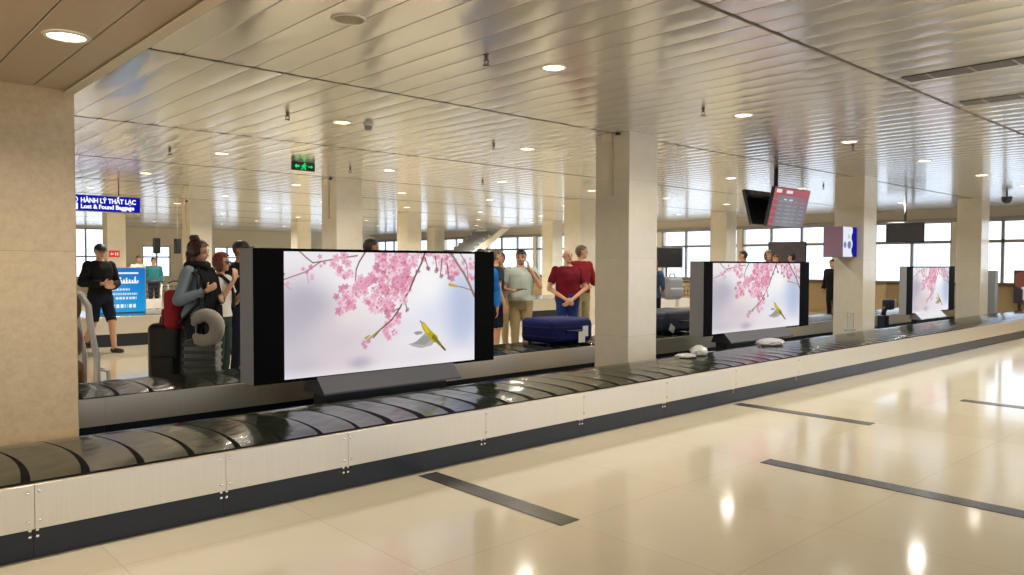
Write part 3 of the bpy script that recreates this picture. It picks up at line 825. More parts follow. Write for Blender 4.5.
b = B(); box(b, -.07, .07, 0, .004, -.05, .06, .004, 1); o = obj('luggage_tag', b, M['white'], t); o.location = (-.36,-.335,.10); o.rotation_euler = (0,math.radians(30),0); o['label'] = 'white paper airline tag'
# ribbed hard-shell suitcase
t = thing('suitcase', 'grey ribbed hard-shell suitcase standing below the travel pillow', 'suitcase', (3.03,8.03,0), math.radians(-38))
b = B(); box(b, -.16, .16, -.12, .12, .06, .66, .045, 4); obj('shell', b, M['silvercase'], t, True)
b = B()
for z in np.arange(.14, .62, .075): box(b, -.167, .167, -.127, .127, z, z+.035, .012, 2)
obj('rib', b, M['silvercase'], t); 
b = B(); tube(b, [(-.08,.06,.65),(-.08,.06,.86),(.08,.06,.86),(.08,.06,.65)], .011, 8); obj('pull_handle', b, M['chrome'], t)
for sx in (-1,1):
    for sy in (-1,1):
        b = B(); tube(b, [(sx*.12-.012,sy*.085,.03),(sx*.12+.012,sy*.085,.03)], .03, 12); obj('wheel', b, M['black'], t)
# black upright bag
t = thing('suitcase', 'black soft bag standing on the floor behind the woman with the bun', 'bag', (2.87,8.62,0), math.radians(-40))
b = B(); box(b, -.17, .17, -.13, .13, .05, .80, .07, 4); obj('body', b, M['black'], t, True)
b = B(); box(b, -.13, .13, -.16, -.11, .12, .45, .03, 3); obj('pocket', b, M['black'], t)
b = B(); tube(b, [(-.07,0,.79),(-.06,0,.86),(.06,0,.86),(.07,0,.79)], .012, 8); obj('handle', b, M['darkgrey'], t)
for sx in (-1,1):
    b = B(); tube(b, [(sx*.13-.015,0,.035),(sx*.13+.015,0,.035)], .035, 12); obj('wheel', b, M['darkgrey'], t)
# travel pillow
b = B(); pts = []; rs = []
for k in range(23):
    a = math.radians(-130+k*296/22); pts.append((.118*math.cos(a), 0, .135*math.sin(a))); rs.append(.058+.018*math.sin(PI*k/22))
rs[0] = .035; rs[-1] = .035
tube(b, pts, rs, 16)
ball(b, pts[0], .036, 2); ball(b, pts[-1], .036, 2)
o = obj('travel_pillow', b, M['pillow'], None, True); o.location = (3.01,7.90,.78); o.rotation_euler = (math.radians(6),math.radians(12),math.radians(-35))
tag(o, 'grey plush neck pillow hanging in front of the woman with the bun', 'pillow')

def trolley_proto(label, loc, rz):
    t = thing('luggage_trolley', label, 'trolley', loc, rz, None)
    b = B()
    for sx in (-1,1):
        tube(b, [(sx*.26,.38,.12),(sx*.26,-.30,.12),(sx*.27,-.42,.20),(sx*.28,-.46,1.0)], .017, 8)
    tube(b, [(-.26,.38,.12),(-.14,.52,.12),(.14,.52,.12),(.26,.38,.12)], .017, 8)
    obj('frame', b, M['trolleywhite'], t)
    b = B(); tube(b, [(-.29,-.46,1.0),(-.25,-.56,1.04),(.25,-.56,1.04),(.29,-.46,1.0)], .02, 8); obj('handlebar', b, M['darkgrey'], t)
    b = B()
    for k in range(6): box(b, -.25+k*.095, -.22+k*.095, -.32, .40, .135, .15)
    obj('deck', b, M['chrome'], t)
    b = B()
    for z in (.72,.82,.92): tube(b, [(-.27,-.45,z),(-.25,-.28,z),(.25,-.28,z),(.27,-.45,z)], .008, 6)
    for k in range(5): tube(b, [(-.22+k*.11,-.28,.72),(-.22+k*.11,-.28,.92)], .006, 6)
    obj('basket', b, M['darkgrey'], t)
    b = B(); box(b, -.26, .26, -.47, -.44, .45, .66, .01, 1); obj('advert_panel', b, M['white'], t)
    for p in ((-.24,-.34),(.24,-.34),(0,.44)):
        b = B(); tube(b, [(p[0]-.02,p[1],.065),(p[0]+.02,p[1],.065)], .065, 14); obj('wheel', b, M['black'], t)
    return t
tp = trolley_proto('pale luggage trolley parked in the row left of the woman with the bun', (5.35,18.0,0), math.radians(25)); tp['group'] = 'trolleys parked down the hall'
for i in range(1,5):
    dup(tp, (5.35+i*.60, 18.0+.12*i, 0), math.radians(25), 'pale luggage trolley parked in the row left of the woman with the bun', 'trolleys parked down the hall')
for i in range(3):
    dup(tp, (14.6+i*.62, 10.95-.1*i, 0), math.radians(-10), 'pale luggage trolley parked in the row beyond the navy suitcase', 'trolleys parked beyond the navy suitcase')

t = thing('luggage_cart', 'pale cart with tall curved arms holding bags beside the near stone column', 'trolley', (2.02,8.62,0))
for sy in (-.24, .24):
    b = B(); tube(b, [(-.30,sy,.12),(.02,sy,.12),(.10,sy,.22),(.10,sy,.50),(.05,sy,.80),(.03,sy,1.02),(-.04,sy,1.14),(-.16,sy,1.18)], .03, 10); obj('arm', b, M['trolleywhite'], t, True)
b = B(); tube(b, [(-.16,-.24,1.18),(-.16,.24,1.18)], .03, 10); obj('handlebar', b, M['darkgrey'], t)
b = B(); box(b, -.36, .04, -.25, .25, .13, .155, .005, 1); obj('deck', b, M['chrome'], t)
b = B(); tube(b, [(.10,-.24,.40),(.20,-.24,.36),(.21,-.24,.22),(.14,-.24,.10),(.02,-.24,.10)], .02, 8); obj('bumper', b, M['trolleywhite'], t)
for sx, sy in ((.05,-.2),(.05,.2),(-.3,-.2),(-.3,.2)):
    b = B(); tube(b, [(sx,sy-.02,.06),(sx,sy+.02,.06)], .06, 14); obj('wheel', b, M['black'], t)
def lump(name, label, loc, s, m, cat, strap=None, seed=1):
    b = B(); ball(b, (0,0,s[2]), s, 4)
    rng = random.Random(seed)
    ph = [rng.uniform(0,6) for _ in range(6)]
    for vtx in b.verts:
        c = vtx.co; k = .10*math.sin(c.x*14+ph[0])*math.sin(c.z*16+ph[1])+.06*math.sin(c.y*23+ph[2]+c.x*9)
        d = Vector((c.x, c.y, c.z-s[2])); vtx.co = c + d*k
        e = Vector((abs(d.x/s[0])**.7*math.copysign(1,d.x), abs(d.y/s[1])**.7*math.copysign(1,d.y), abs(d.z/s[2])**.7*math.copysign(1,d.z)))
        vtx.co = Vector((e.x*s[0], e.y*s[1], e.z*s[2]+s[2]))*(1+k*.6)
    t = thing(name, label, cat, loc)
    obj('body', b, m, t, True)
    if strap:
        b = B(); tube(b, [(-s[0]*.6,0,2*s[2]*.92),(-s[0]*.4,0,2*s[2]+.10),(s[0]*.4,0,2*s[2]+.10),(s[0]*.6,0,2*s[2]*.92)], .014, 8); obj('handle', b, strap, t)
    return t
lump('holdall', 'brown holdall at the top of the pile beside the near column', (1.90,8.62,.86), (.13,.16,.15), M['brown'], 'bag', M['darkgrey'], 3)
lump('holdall', 'mauve patterned bag in the middle of the pile beside the near column', (1.90,8.62,.50), (.15,.18,.175), M['mauve'], 'bag', M['darkgrey'], 5)
lump('holdall', 'dark brown bag at the bottom of the pile beside the near column', (1.88,8.62,.158), (.17,.2,.165), M['brown'], 'bag', M['darkgrey'], 8)
# crumpled clear plastic on the belt
def crumple(label, loc, r, seed):
    rng = random.Random(seed); b = B(); ball(b, (0,0,0), 1, 4)
    dirs = [(Vector((rng.gauss(0,1), rng.gauss(0,1), rng.gauss(0,1))).normalized(), rng.uniform(3,8), rng.uniform(0,6)) for _ in range(14)]
    for vtx in b.verts:
        k = 1+sum(abs(math.sin(vtx.co.dot(d)*f+p)) for d, f, p in dirs)*.05-.35
        c = vtx.co*k; vtx.co = Vector((c.x*r[0], c.y*r[1], max(0, (c.z+.55)*r[2])))
    o = obj('plastic_bag', b, M['plastic']); o.location = loc; return tag(o, label, 'plastic bag')
ZP = .385
crumple('crumpled white plastic on the belt just right of the centre column', (7.75,5.14,ZP), (.10,.09,.065), 1)
crumple('flat crumpled clear film on the belt left of the crumpled white plastic', (7.45,5.12,ZP), (.13,.10,.022), 2)
crumple('larger crumpled plastic on the belt under the second screen', (9.45,5.16,ZP), (.22,.14,.05), 3)
# acrylic stand and small camera post by the third column
t = thing('acrylic_stand', 'small clear acrylic stand beside the column with the advert box', 'stand', (12.42,5.40,.372))
b = B(); box(b, 0, .24, 0, .10, 0, .015, .003, 1); obj('base', b, M['acrylic'], t)
b = B(); box(b, .13, .15, .0, .10, .015, .29); obj('upright', b, M['acrylic'], t)
t = thing('camera_post', 'small black jointed device on a post right of the advert column', 'device', (16.25,6.38,0))
b = B(); box(b, -.11, .11, -.08, .08, 0, .42, .02, 2); obj('post', b, M['navydark'], t)
b = B(); tube(b, [(0,0,.42),(.04,0,.52),(.22,0,.60)], .05, 8); obj('arm', b, M['black'], t)
b = B(); box(b, .14, .36, -.09, .09, .52, .74, .03, 2); obj('head', b, M['navydark'], t)
b = B(); box(b, .36, .52, -.07, .07, .54, .72, .02, 2); obj('lens_hood', b, M['offwhite'], t)

# desks with scanners along the far right
def desk(x, y, w, label, rz=0):
    t = thing('service_counter', label, 'counter', (x,y,0), rz)
    b = B(); box(b, 0, w, 0, .6, 0, .95, .01, 1); obj('body', b, M['tan'], t)
    b = B(); box(b, -.03, w+.03, -.05, .65, .95, .99, .01, 1); obj('worktop', b, M['tandark'], t)
    b = B(); box(b, w*.2, w*.5, .2, .26, 1.0, 1.32, .01, 1); obj('monitor', b, M['darkgrey'], t)
    return t
desk(20.3, 11.9, 1.5, 'tan service counter with a dark monitor beyond the second screen', math.radians(-60))
desk(21.6, 9.6-.2, .9, 'tan service counter with a dark monitor right of the advert column', math.radians(-70))

# ------------------------------------------------------------------ people
def capsule(bm, p, q, r0, r1, n=12):
    p, q = Vector(p), Vector(q)
    ball(bm, p, r0, 2); ball(bm, q, r1, 2)
    if (q-p).length > 1e-4: tube(bm, [p, q], [r0, r1], n)

def seg_t(P, a, b):
    a = np.array(a); b = np.array(b); d = b-a
    t = np.clip(((P-a)@d)/(d@d), 0, 1)
    return t, np.linalg.norm(P-a-t[:,None]*d, axis=1)

def extract(me_co, me_no, faces, mask, off, name, m, parent, nz=0., freq=16, low=None):
    fm = mask[faces].all(axis=1); fs = faces[fm]
    if len(fs) == 0: return None
    ids = np.unique(fs); mp = -np.ones(len(me_co), int); mp[ids] = np.arange(len(ids))
    p = me_co[ids]; n = me_no[ids]
    o = off[ids] if isinstance(off, np.ndarray) else np.full(len(ids), off)
    if nz: o = o+nz*(np.sin(p[:,2]*freq*2.1+p[:,0]*freq)+np.sin(p[:,0]*freq*1.7-p[:,2]*freq+p[:,1]*freq*1.3))*.5
    p = p+n*o[:,None]
    me = bpy.data.meshes.new(name); me.from_pydata(p.tolist(), [], mp[fs].tolist()); me.update()
    for q in me.polygons: q.use_smooth = True
    me.materials.append(m)
    return link(bpy.data.objects.new(name, me), parent)

def person(label, loc, ang, h, garments, hair=None, hairm=None, skin=SKIN, arms=None, legs=None, head=(0,0), female=False, build=1., vox=.009, cap=None, glasses=False, group=None, fingers=True):
    s = h/1.75
    t = thing('person', label, 'person', (loc[0], loc[1], 0), math.radians(ang)-PI/2, group)
    V = lambda x, y, z: Vector((x*s, y*s, z*s))
    bones = []          # (name, a, b, ra, rb)
    bm = B()
    sw = .165 if female else .19
    # torso as a loft of ellipses
    if female: rings = [(.80,.12,.09,0),(.86,.165,.115,-.01),(.94,.178,.125,-.012),(1.03,.148,.105,0),(1.12,.132,.10,.005),(1.24,.150,.118,.015),(1.33,.160,.110,.01),(1.41,.145,.085,0),(1.455,.085,.068,-.005),(1.49,.052,.055,0)]
    else: rings = [(.80,.12,.09,0),(.86,.162,.11,-.005),(.94,.172,.12,-.005),(1.04,.158,.112,0),(1.14,.160,.112,.005),(1.25,.176,.120,.005),(1.35,.188,.118,0),(1.42,.172,.095,-.005),(1.465,.095,.073,-.005),(1.50,.060,.060,0)]
    rings = [(z, a*build, d*build*(1.0 if z > 1.4 else build), y) for z, a, d, y in rings]
    N = 20; prev = None
    for i, (z, a, d, y) in enumerate(rings):
        r = [bm.verts.new(V(a*math.cos(2*PI*k/N), y+d*math.sin(2*PI*k/N), z)) for k in range(N)]
        if prev:
            for k in range(N): bm.faces.new((prev[k], prev[(k+1)%N], r[(k+1)%N], r[k]))
        else: bm.faces.new(r[::-1])
        prev = r
    bm.faces.new(prev)
    def limb(nm, p, q, r0, r1):
        p, q = V(*p), V(*q); capsule(bm, p, q, r0*s, r1*s); bones.append((nm, np.array(p), np.array(q), r0*s, r1*s))
    # head
    yawh, pith = head
    Rh = Matrix.Rotation(math.radians(yawh), 3, 'Z') @ Matrix.Rotation(math.radians(pith), 3, 'X')
    hc = V(0, .02, 1.635) + Rh @ V(0, .01, 0) ; nb = V(0, -.005, 1.45)
    limb_n = (nb, hc + Rh @ V(0,-.02,-.06))
    capsule(bm, limb_n[0], limb_n[1], .056*s, .050*s); bones.append(('neck', np.array(limb_n[0]), np.array(limb_n[1]), .056*s, .05*s))
    H = lambda x, y, z: hc + Rh @ V(x, y, z)
    ball(bm, H(0,-.012,.022), (.077*s,.096*s,.092*s), 3, R=Rh)
    ball(bm, H(0,.018,-.045), (.060*s,.070*s,.072*s), 3, R=Rh)
    ball(bm, H(0,.062,-.088), (.028*s,.024*s,.022*s), 2, R=Rh)
    capsule(bm, H(0,.082,.008), H(0,.104,-.028), .010*s, .014*s, 8)
    for sx in (-1,1): ball(bm, H(sx*.077,-.008,-.008), (.010*s,.020*s,.030*s), 2, R=Rh)
    bones.append(('head', np.array(H(0,-.01,.03)), np.array(H(0,.02,-.05)), .088*s, .07*s))
    # legs
    L = dict(r=((.09,0,.90),(.095,.02,.49),(.095,-.02,.085)), l=((-.09,0,.90),(-.095,.02,.49),(-.095,-.02,.085)))
    if legs: L.update(legs)
    kb = build if build < 1.12 else 1.08
    for sd in 'rl':
        a, k, f = L[sd]
        limb('thigh_'+sd, a, k, .088*kb, .058); limb('shin_'+sd, k, f, .056, .040)
        mid = tuple(k[i]*.68+f[i]*.32 for i in range(3)); ball(bm, V(mid[0], mid[1]-.018, mid[2]), (.047*s,.050*s,.10*s), 2)
        sgn = 1 if sd == 'r' else -1; fz = f[2]-.045
        limb('foot_'+sd, (f[0], f[1]-.03, fz), (f[0]+.025*sgn, f[1]+.155, fz-.008), .040, .032)
    # arms: (elbow, wrist, palm direction, palm normal)
    A = dict(r=((.245,-.03,1.13),(.265,.06,.88),(0,.15,-1),(-1,0,0)), l=((-.245,-.03,1.13),(-.265,.06,.88),(0,.15,-1),(1,0,0)))
    if arms: A.update(arms)
    for sd in 'rl':
        sgn = 1 if sd == 'r' else -1
        e, w, d, nn = A[sd]
        sh = (sgn*sw*build**.5, -.005, 1.405)
        limb('uarm_'+sd, sh, e, .054*build**.5, .041); limb('farm_'+sd, e, w, .041, .027)
        d = Vector(d).normalized(); nn = Vector(nn); nn = (nn-d*nn.dot(d)).normalized(); sd_ = d.cross(nn)
        w = Vector(w); hb = w+d*.095
        for k in (-1,-.33,.33,1): capsule(bm, V(*(w+d*.012+sd_*k*.014)), V(*(hb+sd_*k*.030-(d*.006*abs(k)))), .017*s, .0125*s, 8)
        bones.append(('hand_'+sd, np.array(V(*w)), np.array(V(*(hb+d*.06))), .03*s, .03*s))
        if fingers:
            for k, ln in zip((-1.5,-.5,.5,1.5), (.066,.078,.074,.056)):
                p0 = hb+sd_*k*.0205; p1 = p0+(d+nn*.25).normalized()*ln*.5; p2 = p1+(d*.7+nn*.75).normalized()*ln*.5
                capsule(bm, V(*p0), V(*p1), .0100*s, .0092*s, 8); capsule(bm, V(*p1), V(*p2), .0092*s, .0082*s, 8)
            for q in (1,-1):
                # the thumb leaves the side of the palm that faces forward or up
                pass
            ts = 1 if (sd_.y+sd_.z*.6) > 0 else -1
            b0 = w+d*.03+sd_*ts*.030; b1 = b0+(d*.6+sd_*ts*.75+nn*.35).normalized()*.038; b2 = b1+(d*.9+sd_*ts*.15+nn*.4).normalized()*.030
            capsule(bm, V(*b0), V(*b1), .0125*s, .0105*s, 8); capsule(bm, V(*b1), V(*b2), .0105*s, .009*s, 8)
    # one continuous skin
    me0 = bpy.data.meshes.new('b'); bmesh.ops.recalc_face_normals(bm, faces=bm.faces); bm.to_mesh(me0); bm.free()
    o = bpy.data.objects.new('b', me0); COL.objects.link(o)
    md = o.modifiers.new('r', 'REMESH'); md.mode = 'VOXEL'; md.voxel_size = vox; md.adaptivity = 0
    sm = o.modifiers.new('s', 'SMOOTH'); sm.factor = .5; sm.iterations = 3
    bpy.context.view_layer.update(); dg = bpy.context.evaluated_depsgraph_get()
    me = bpy.data.meshes.new_from_object(o.evaluated_get(dg)); bpy.data.objects.remove(o); bpy.data.meshes.remove(me0)
    me.materials.clear(); me.materials.append(skin)
    for q in me.polygons: q.use_smooth = True
    n = len(me.vertices)
    P = np.empty(n*3); me.vertices.foreach_get('co', P); P = P.reshape(-1,3)
    NN = np.empty(n*3); me.vertices.foreach_get('normal', NN); NN = NN.reshape(-1,3)
    faces = np.empty(len(me.polygons)*4, int); me.polygons.foreach_get('vertices', faces); faces = faces.reshape(-1,4)
    body = link(bpy.data.objects.new('body', me), t)
    # nearest bone of every vertex
    rz = np.array([q[0] for q in rings])*s
    a_ = np.interp(P[:,2], rz, np.array([q[1] for q in rings])*s); d_ = np.interp(P[:,2], rz, np.array([q[2] for q in rings])*s); y_ = np.interp(P[:,2], rz, np.array([q[3] for q in rings])*s)
    best = (np.sqrt((P[:,0]/a_)**2+((P[:,1]-y_)/d_)**2)-1)*np.minimum(a_, d_)
    best = np.where((P[:,2] < rz[0]-.02) | (P[:,2] > rz[-1]+.02), 9., best)
    reg = np.full(n, -1); tt = P[:,2]/s
    for i, (nm, a, b, ra, rb) in enumerate(bones):
        q, dd = seg_t(P, a, b); dd = dd-(ra+(rb-ra)*q)
        m = dd < best-.0005; best = np.where(m, dd, best); reg = np.where(m, i, reg); tt = np.where(m, q, tt)
    names = ['torso']+[b[0] for b in bones]
    def region(spec):
        mk = np.zeros(n, bool)
        for nm, lo, hi in spec:
            for i, b in enumerate(names):
                if b == nm or b[:-2] == nm: mk |= (reg == i-1) & (tt >= lo) & (tt <= hi)
        return mk
    for g in garments:
        nm, m, spec, off = g[:4]; nz = g[4] if len(g) > 4 else .004
        o_ = extract(P, NN, faces, region(spec), off*s, nm, m, t, nz)
    # shoes
    shoe_m = next((g[1] for g in garments if g[0] == 'shoe_material'), M['black'])
    for sd in 'rl': extract(P, NN, faces, region([('foot_'+sd,0,1)]), .008, 'shoe', shoe_m, t)
    # head-frame coordinates
    Rn = np.array(Rh); hl = (P-np.array(hc))@Rn/s
    hm = region([('head',0,1),('neck',.55,1)])
    if hair:
        x, y, z = hl.T
        line = {'short': (z > .052) | ((y < .022) & (z > -.015+.45*np.maximum(y+.02,0))) | ((y < -.035) & (z > -.085)),
                'bald': ((y < -.01) & (z < .02) & (z > -.07) & (abs(x) > .03)),
                'long': (z > .062) | ((y < .035) & (z > -.03)) | (y < .0),
                }[hair if hair in ('short','bald') else 'long']
        ears = (np.abs(x) > .072) & (np.abs(y+.008) < .024) & (np.abs(z+.008) < .034)
        if hair in ('short','bald'): line &= ~ears
        off = (.016 if hair == 'short' else .004 if hair == 'bald' else .026)*s
        extract(P, NN, faces, hm & line, off, 'hair', hairm, t, .003*s, 60)
        b = None
        if hair == 'bun':
            b = B(); ball(b, H(0,-.075,.135), (.058*s,.058*s,.052*s), 3); ball(b, H(0,-.085,.03), (.075*s,.055*s,.085*s), 3); ball(b, H(0,-.10,-.06), (.055*s,.045*s,.09*s), 3)
            capsule(b, H(0,-.06,.10), H(0,-.075,.14), .04*s, .04*s)
        elif hair == 'bob':
            b = B(); ball(b, H(0,-.05,.0), (.100*s,.075*s,.11*s), 3)
            for sx in (-1,1): ball(b, H(sx*.075,-.005,-.045), (.035*s,.058*s,.085*s), 3)
        elif hair == 'long':
            b = B(); ball(b, H(0,-.06,-.03), (.090*s,.065*s,.14*s), 3); capsule(b, H(0,-.085,-.08), H(0,-.10,-.30), .075*s, .045*s)
            for sx in (-1,1): capsule(b, H(sx*.075,-.01,-.0), H(sx*.085,.0,-.24), .032*s, .026*s)
        if b is not None:
            for v in b.verts: v.co += Vector((math.sin(v.co.z*70), math.sin(v.co.x*80+v.co.z*40), math.sin(v.co.y*70)))*.004
            obj('hair', b, hairm, t, True)
    if cap:
        x, y, z = hl.T
        extract(P, NN, faces, hm & (z > .034), .020*s, 'cap', cap, t, 0)
        b = B(); ring = []
        for k in range(13):
            a = PI*k/12; ring.append((math.cos(a)*.082, .055+math.sin(a)*.125))
        top = [b.verts.new(H(u, w_, .050-.012*(u/.08)**2)) for u, w_ in ring]; bot = [b.verts.new(H(u, w_, .042-.012*(u/.08)**2)) for u, w_ in ring]
        b.faces.new(top); b.faces.new(bot[::-1])
        for k in range(13): b.faces.new((top[k], top[(k+1)%13], bot[(k+1)%13], bot[k]))
        obj('cap_brim', b, cap, t)
    for sx in (-1,1):
        b = B(); ball(b, H(sx*.032,.079,.004), (.013*s,.008*s,.0075*s), 2, R=Rh); obj('eye', b, EYE, t)
        b = B(); tube(b, [H(sx*.050,.074,.027), H(sx*.033,.087,.032), H(sx*.016,.088,.028)], .0045*s, 6); obj('eyebrow', b, hairm or HAIRBLK, t)
    b = B(); ball(b, H(0,.084,-.058), (.024*s,.008*s,.007*s), 2, R=Rh); obj('mouth', b, LIP, t)
    if glasses:
        b = B()
        for sx in (-1,1):
            ball(b, H(sx*.034,.092,.004), (.028*s,.008*s,.022*s), 2, R=Rh); tube(b, [H(sx*.06,.085,.01), H(sx*.084,.0,.008)], .004*s, 6)
        tube(b, [H(-.01,.097,.008), H(.01,.097,.008)], .004*s, 6)
        obj('sunglasses', b, M['black'], t)
    return t, V, H

TOP_S = [('torso',.93,1.465),('uarm',-1,.62)]       # short sleeves
TOP_L = [('torso',.93,1.475),('uarm',-1,1),('farm',-1,.93)]
TROU = [('torso',0,1.02),('thigh',-1,1),('shin',-1,.93)]
SHORT = [('torso',0,1.02),('thigh',-1,.98),('shin',-1,.02)]
BLACKC = cloth('black cloth', 22,22,24); DENIML = cloth('pale denim', 148,166,180); WHITEC = cloth('white cloth', 228,224,216); JEAN = cloth('dark jeans', 44,54,62); JEANB = cloth('blue jeans', 34,58,118)
KHAKI = cloth('khaki cloth', 168,150,112); KHAKI2 = cloth('olive khaki', 150,140,98); MAROON = cloth('maroon cloth', 112,22,36, .15, .25); REDC = cloth('red cloth', 138,34,38, .15, .2); PALEG = cloth('pale grey green cloth', 196,204,192)
TEALD = cloth('dark slate cloth', 44,60,70); BLUEJ = cloth('bright blue cloth', 28,104,178); NAVYC = cloth('navy cloth', 24,28,44); DENIM2 = cloth('denim shirt', 62,78,110); SCARF = cloth('charcoal scarf', 26,27,30, .3, .3); GREENJ = cloth('dark green trousers', 52,66,60)
SHOEM = mat('black trainer', (.012,.012,.012,1), .5); SHOEB = mat('brown shoe', srgb(92,70,52), .5)
REDP = mat('red backpack cloth', srgb(168,22,40), .7, noise=.15, nscale=30, bump=.1)
TEE = cloth('grey tee', 120,116,110)

# woman with her hair in a bun
tw, V, H = person('woman with bun, pale denim jacket and charcoal scarf, hand on her chest', (3.12,8.40), -52, 1.68,
    [('trousers', JEAN, TROU, .014), ('jacket', DENIML, [('torso',.90,1.47),('uarm',-1,1),('farm',-1,.92)], .024, .006), ('shoe_material', SHOEM, [], 0)],
    'bun', HAIRRED, arms=dict(r=((.265,-.06,1.10),(.16,.20,1.20),(-.75,.45,.45),(-.3,-.8,.1)), l=((-.235,.02,1.12),(-.10,.24,1.08),(.8,.5,.2),(0,-1,0))), female=True, head=(10,-8))
b = B()
def ribbon(b, pts, w, th=.02, nrm=(0,1,0)):
    """a hanging cloth panel with soft folds"""
    nw = 14; rows = []
    for i, p in enumerate(pts):
        rows.append([b.verts.new(V(p[0]+w*(k/nw-.5), p[1]+.018*math.sin(k*1.9+i*.25)+p[3]*(k/nw-.5), p[2])) for k in range(nw+1)])
    for r0, r1 in zip(rows, rows[1:]):
        for k in range(nw): b.faces.new((r0[k], r0[k+1], r1[k+1], r1[k])).smooth = True
ribbon(b, [(.05,.09,1.46,0),(.06,.15,1.36,0),(.06,.185,1.24,0),(.06,.195,1.08,0),(.06,.20,.90,0),(.08,.205,.72,0),(.09,.21,.48,0)], .26)
ribbon(b, [(-.09,.08,1.46,0),(-.09,.15,1.34,0),(-.09,.18,1.20,0),(-.09,.19,1.0,0),(-.09,.195,.82,0)], .17)
tube(b, [V(.105*math.cos(a), .0+.098*math.sin(a), 1.475+.012*math.sin(a*3)) for a in np.linspace(0,2*PI,21)[:-1]], .045, 10, close=True)
obj('scarf', b, SCARF, tw, True)
# her red backpack: carried, so a thing of its own
mw = Matrix.Translation((3.12,8.40,0)) @ Matrix.Rotation(math.radians(-52)-PI/2, 4, 'Z')
tb = thing('backpack', 'red backpack worn by the woman with the bun', 'backpack', mw @ Vector((.06,-.20,.74)), math.radians(-52)-PI/2)
b = B(); box(b, -.15, .15, -.09, .08, 0, .42, .06, 4); obj('bag_body', b, REDP, tb, True)
b = B(); box(b, -.11, .11, -.13, -.07, .03, .22, .03, 3); obj('front_pocket', b, REDP, tb, True)
b = B()
for sx in (-1,1): tube(b, [(sx*.10,.07,.40),(sx*.12,.18,.66),(sx*.13,.33,.56),(sx*.14,.33,.28),(sx*.14,.10,.06)], .020, 8)
obj('strap', b, M['black'], tb)
# short auburn haired woman
ta, V, H = person('woman with short auburn hair, sunglasses and white top, hand raised to her face', (3.53,8.80), -50, 1.56,
    [('trousers', GREENJ, TROU, .014), ('top', WHITEC, TOP_S, .020, .005)],
    'bob', HAIRAUB, arms=dict(r=((.26,.13,1.13),(.14,.27,1.42),(-.35,-.1,.9),(-.5,-.7,0)), l=((-.23,.08,1.10),(-.12,.25,1.25),(.5,.3,.7),(.3,-.8,0))), female=True, glasses=True, head=(5,-4))
b = B(); tube(b, [V(.10,.06,1.47), V(.02,.15,1.36), V(-.06,.155,1.2), V(-.14,.11,1.05)], .022, 8)
tube(b, [V(.10,.06,1.47), V(.06,-.12,1.40), V(-.05,-.14,1.2), V(-.14,-.06,1.02)], .022, 8)
obj('sling_strap', b, M['black'], ta)
person('man in black cap and black sweatshirt standing behind the auburn-haired woman', (4.02,9.40), -60, 1.72,
    [('trousers', NAVYC, TROU, .014), ('sweatshirt', BLACKC, TOP_L, .022, .005)], 'short', HAIRBLK, SKIN2, cap=M['black'],
    arms=dict(r=((.27,.0,1.12),(.12,.25,1.08),(-.8,.4,.1),(0,-1,0)), l=((-.27,.0,1.12),(-.10,.25,1.06),(.8,.4,.1),(0,-1,0))))
# striding man in the black cap
person('man in black cap, black sweatshirt and shorts striding past the blue lightbox', (3.50,13.6), -72, 1.74,
    [('shorts', NAVYC, SHORT, .022), ('sweatshirt', BLACKC, TOP_L, .026, .006), ('shoe_material', SHOEM, [], 0)], 'short', HAIRBLK, SKIN, cap=M['black'], head=(-14,-14),
    arms=dict(r=((.29,-.02,1.13),(.10,.24,1.12),(-.85,.35,.1),(0,-.8,.3)), l=((-.29,.0,1.12),(-.06,.25,1.06),(.85,.35,.1),(0,-.8,.3))),
    legs=dict(r=((.09,0,.90),(.10,-.03,.49),(.10,-.25,.16)), l=((-.09,0,.90),(-.09,.16,.50),(-.09,.22,.085))))
person('man with short dark hair, his head showing over the largest screen', (5.72,9.1), -20, 1.78,
    [('trousers', NAVYC, TROU, .014), ('top', TEE, TOP_S, .02)], 'short', HAIRBLK, SKIN2, head=(20,0), vox=.012)
person('person in bright blue jacket half hidden by the right edge of the largest screen', (7.02,8.28), -130, 1.65,
    [('trousers', NAVYC, TROU, .014), ('jacket', BLUEJ, TOP_L, .028, .006)], 'short', HAIRBLK, vox=.01)
person('man in dark slate shirt and shorts just right of the largest screen', (7.76,8.80), -20, 1.67,
    [('shorts', NAVYC, SHORT, .024), ('shirt', TEALD, TOP_S, .024, .006)], 'short', HAIRGREY, vox=.01)
person('grey-haired person in the gap between the slate shirt and the pale shirt', (8.55,9.55), 200, 1.64,
    [('trousers', KHAKI, TROU, .014), ('shirt', TEE, TOP_S, .022)], 'short', HAIRGREY, vox=.012)
# man in pale shirt with a phone
tm, V, H = person('man in pale shirt and khaki trousers, one hand at his ear, phone in the other', (8.14,8.62), -128, 1.66,
    [('trousers', KHAKI, TROU, .018), ('shirt', PALEG, TOP_S, .024, .006), ('belt', M['darkgrey'], [('torso',1.005,1.035)], .021, 0), ('shoe_material', SHOEB, [], 0)], 'short', HAIRBLK, head=(-12,-4), build=1.08,
    arms=dict(r=((.29,-.02,1.12),(.14,.24,1.09),(-.9,.3,.1),(0,0,1)), l=((-.31,.05,1.16),(-.13,.10,1.45),(.25,-.1,.95),(.8,-.3,-.2))))
mw = Matrix.Translation((8.14,8.62,0)) @ Matrix.Rotation(math.radians(-128)-PI/2, 4, 'Z')
tp_ = thing('phone', 'dark phone in the hand of the man in the pale shirt', 'phone', mw @ Vector((.01,.285,1.065)), math.radians(-128)-PI/2)
b = B(); box(b, -.075, .075, -.036, .036, -.005, .005, .004, 2); obj('case', b, M['black'], tp_)
b = B(); box(b, -.068, .068, -.031, .031, .0045, .006); obj('screen', b, M['darkscreen'], tp_)
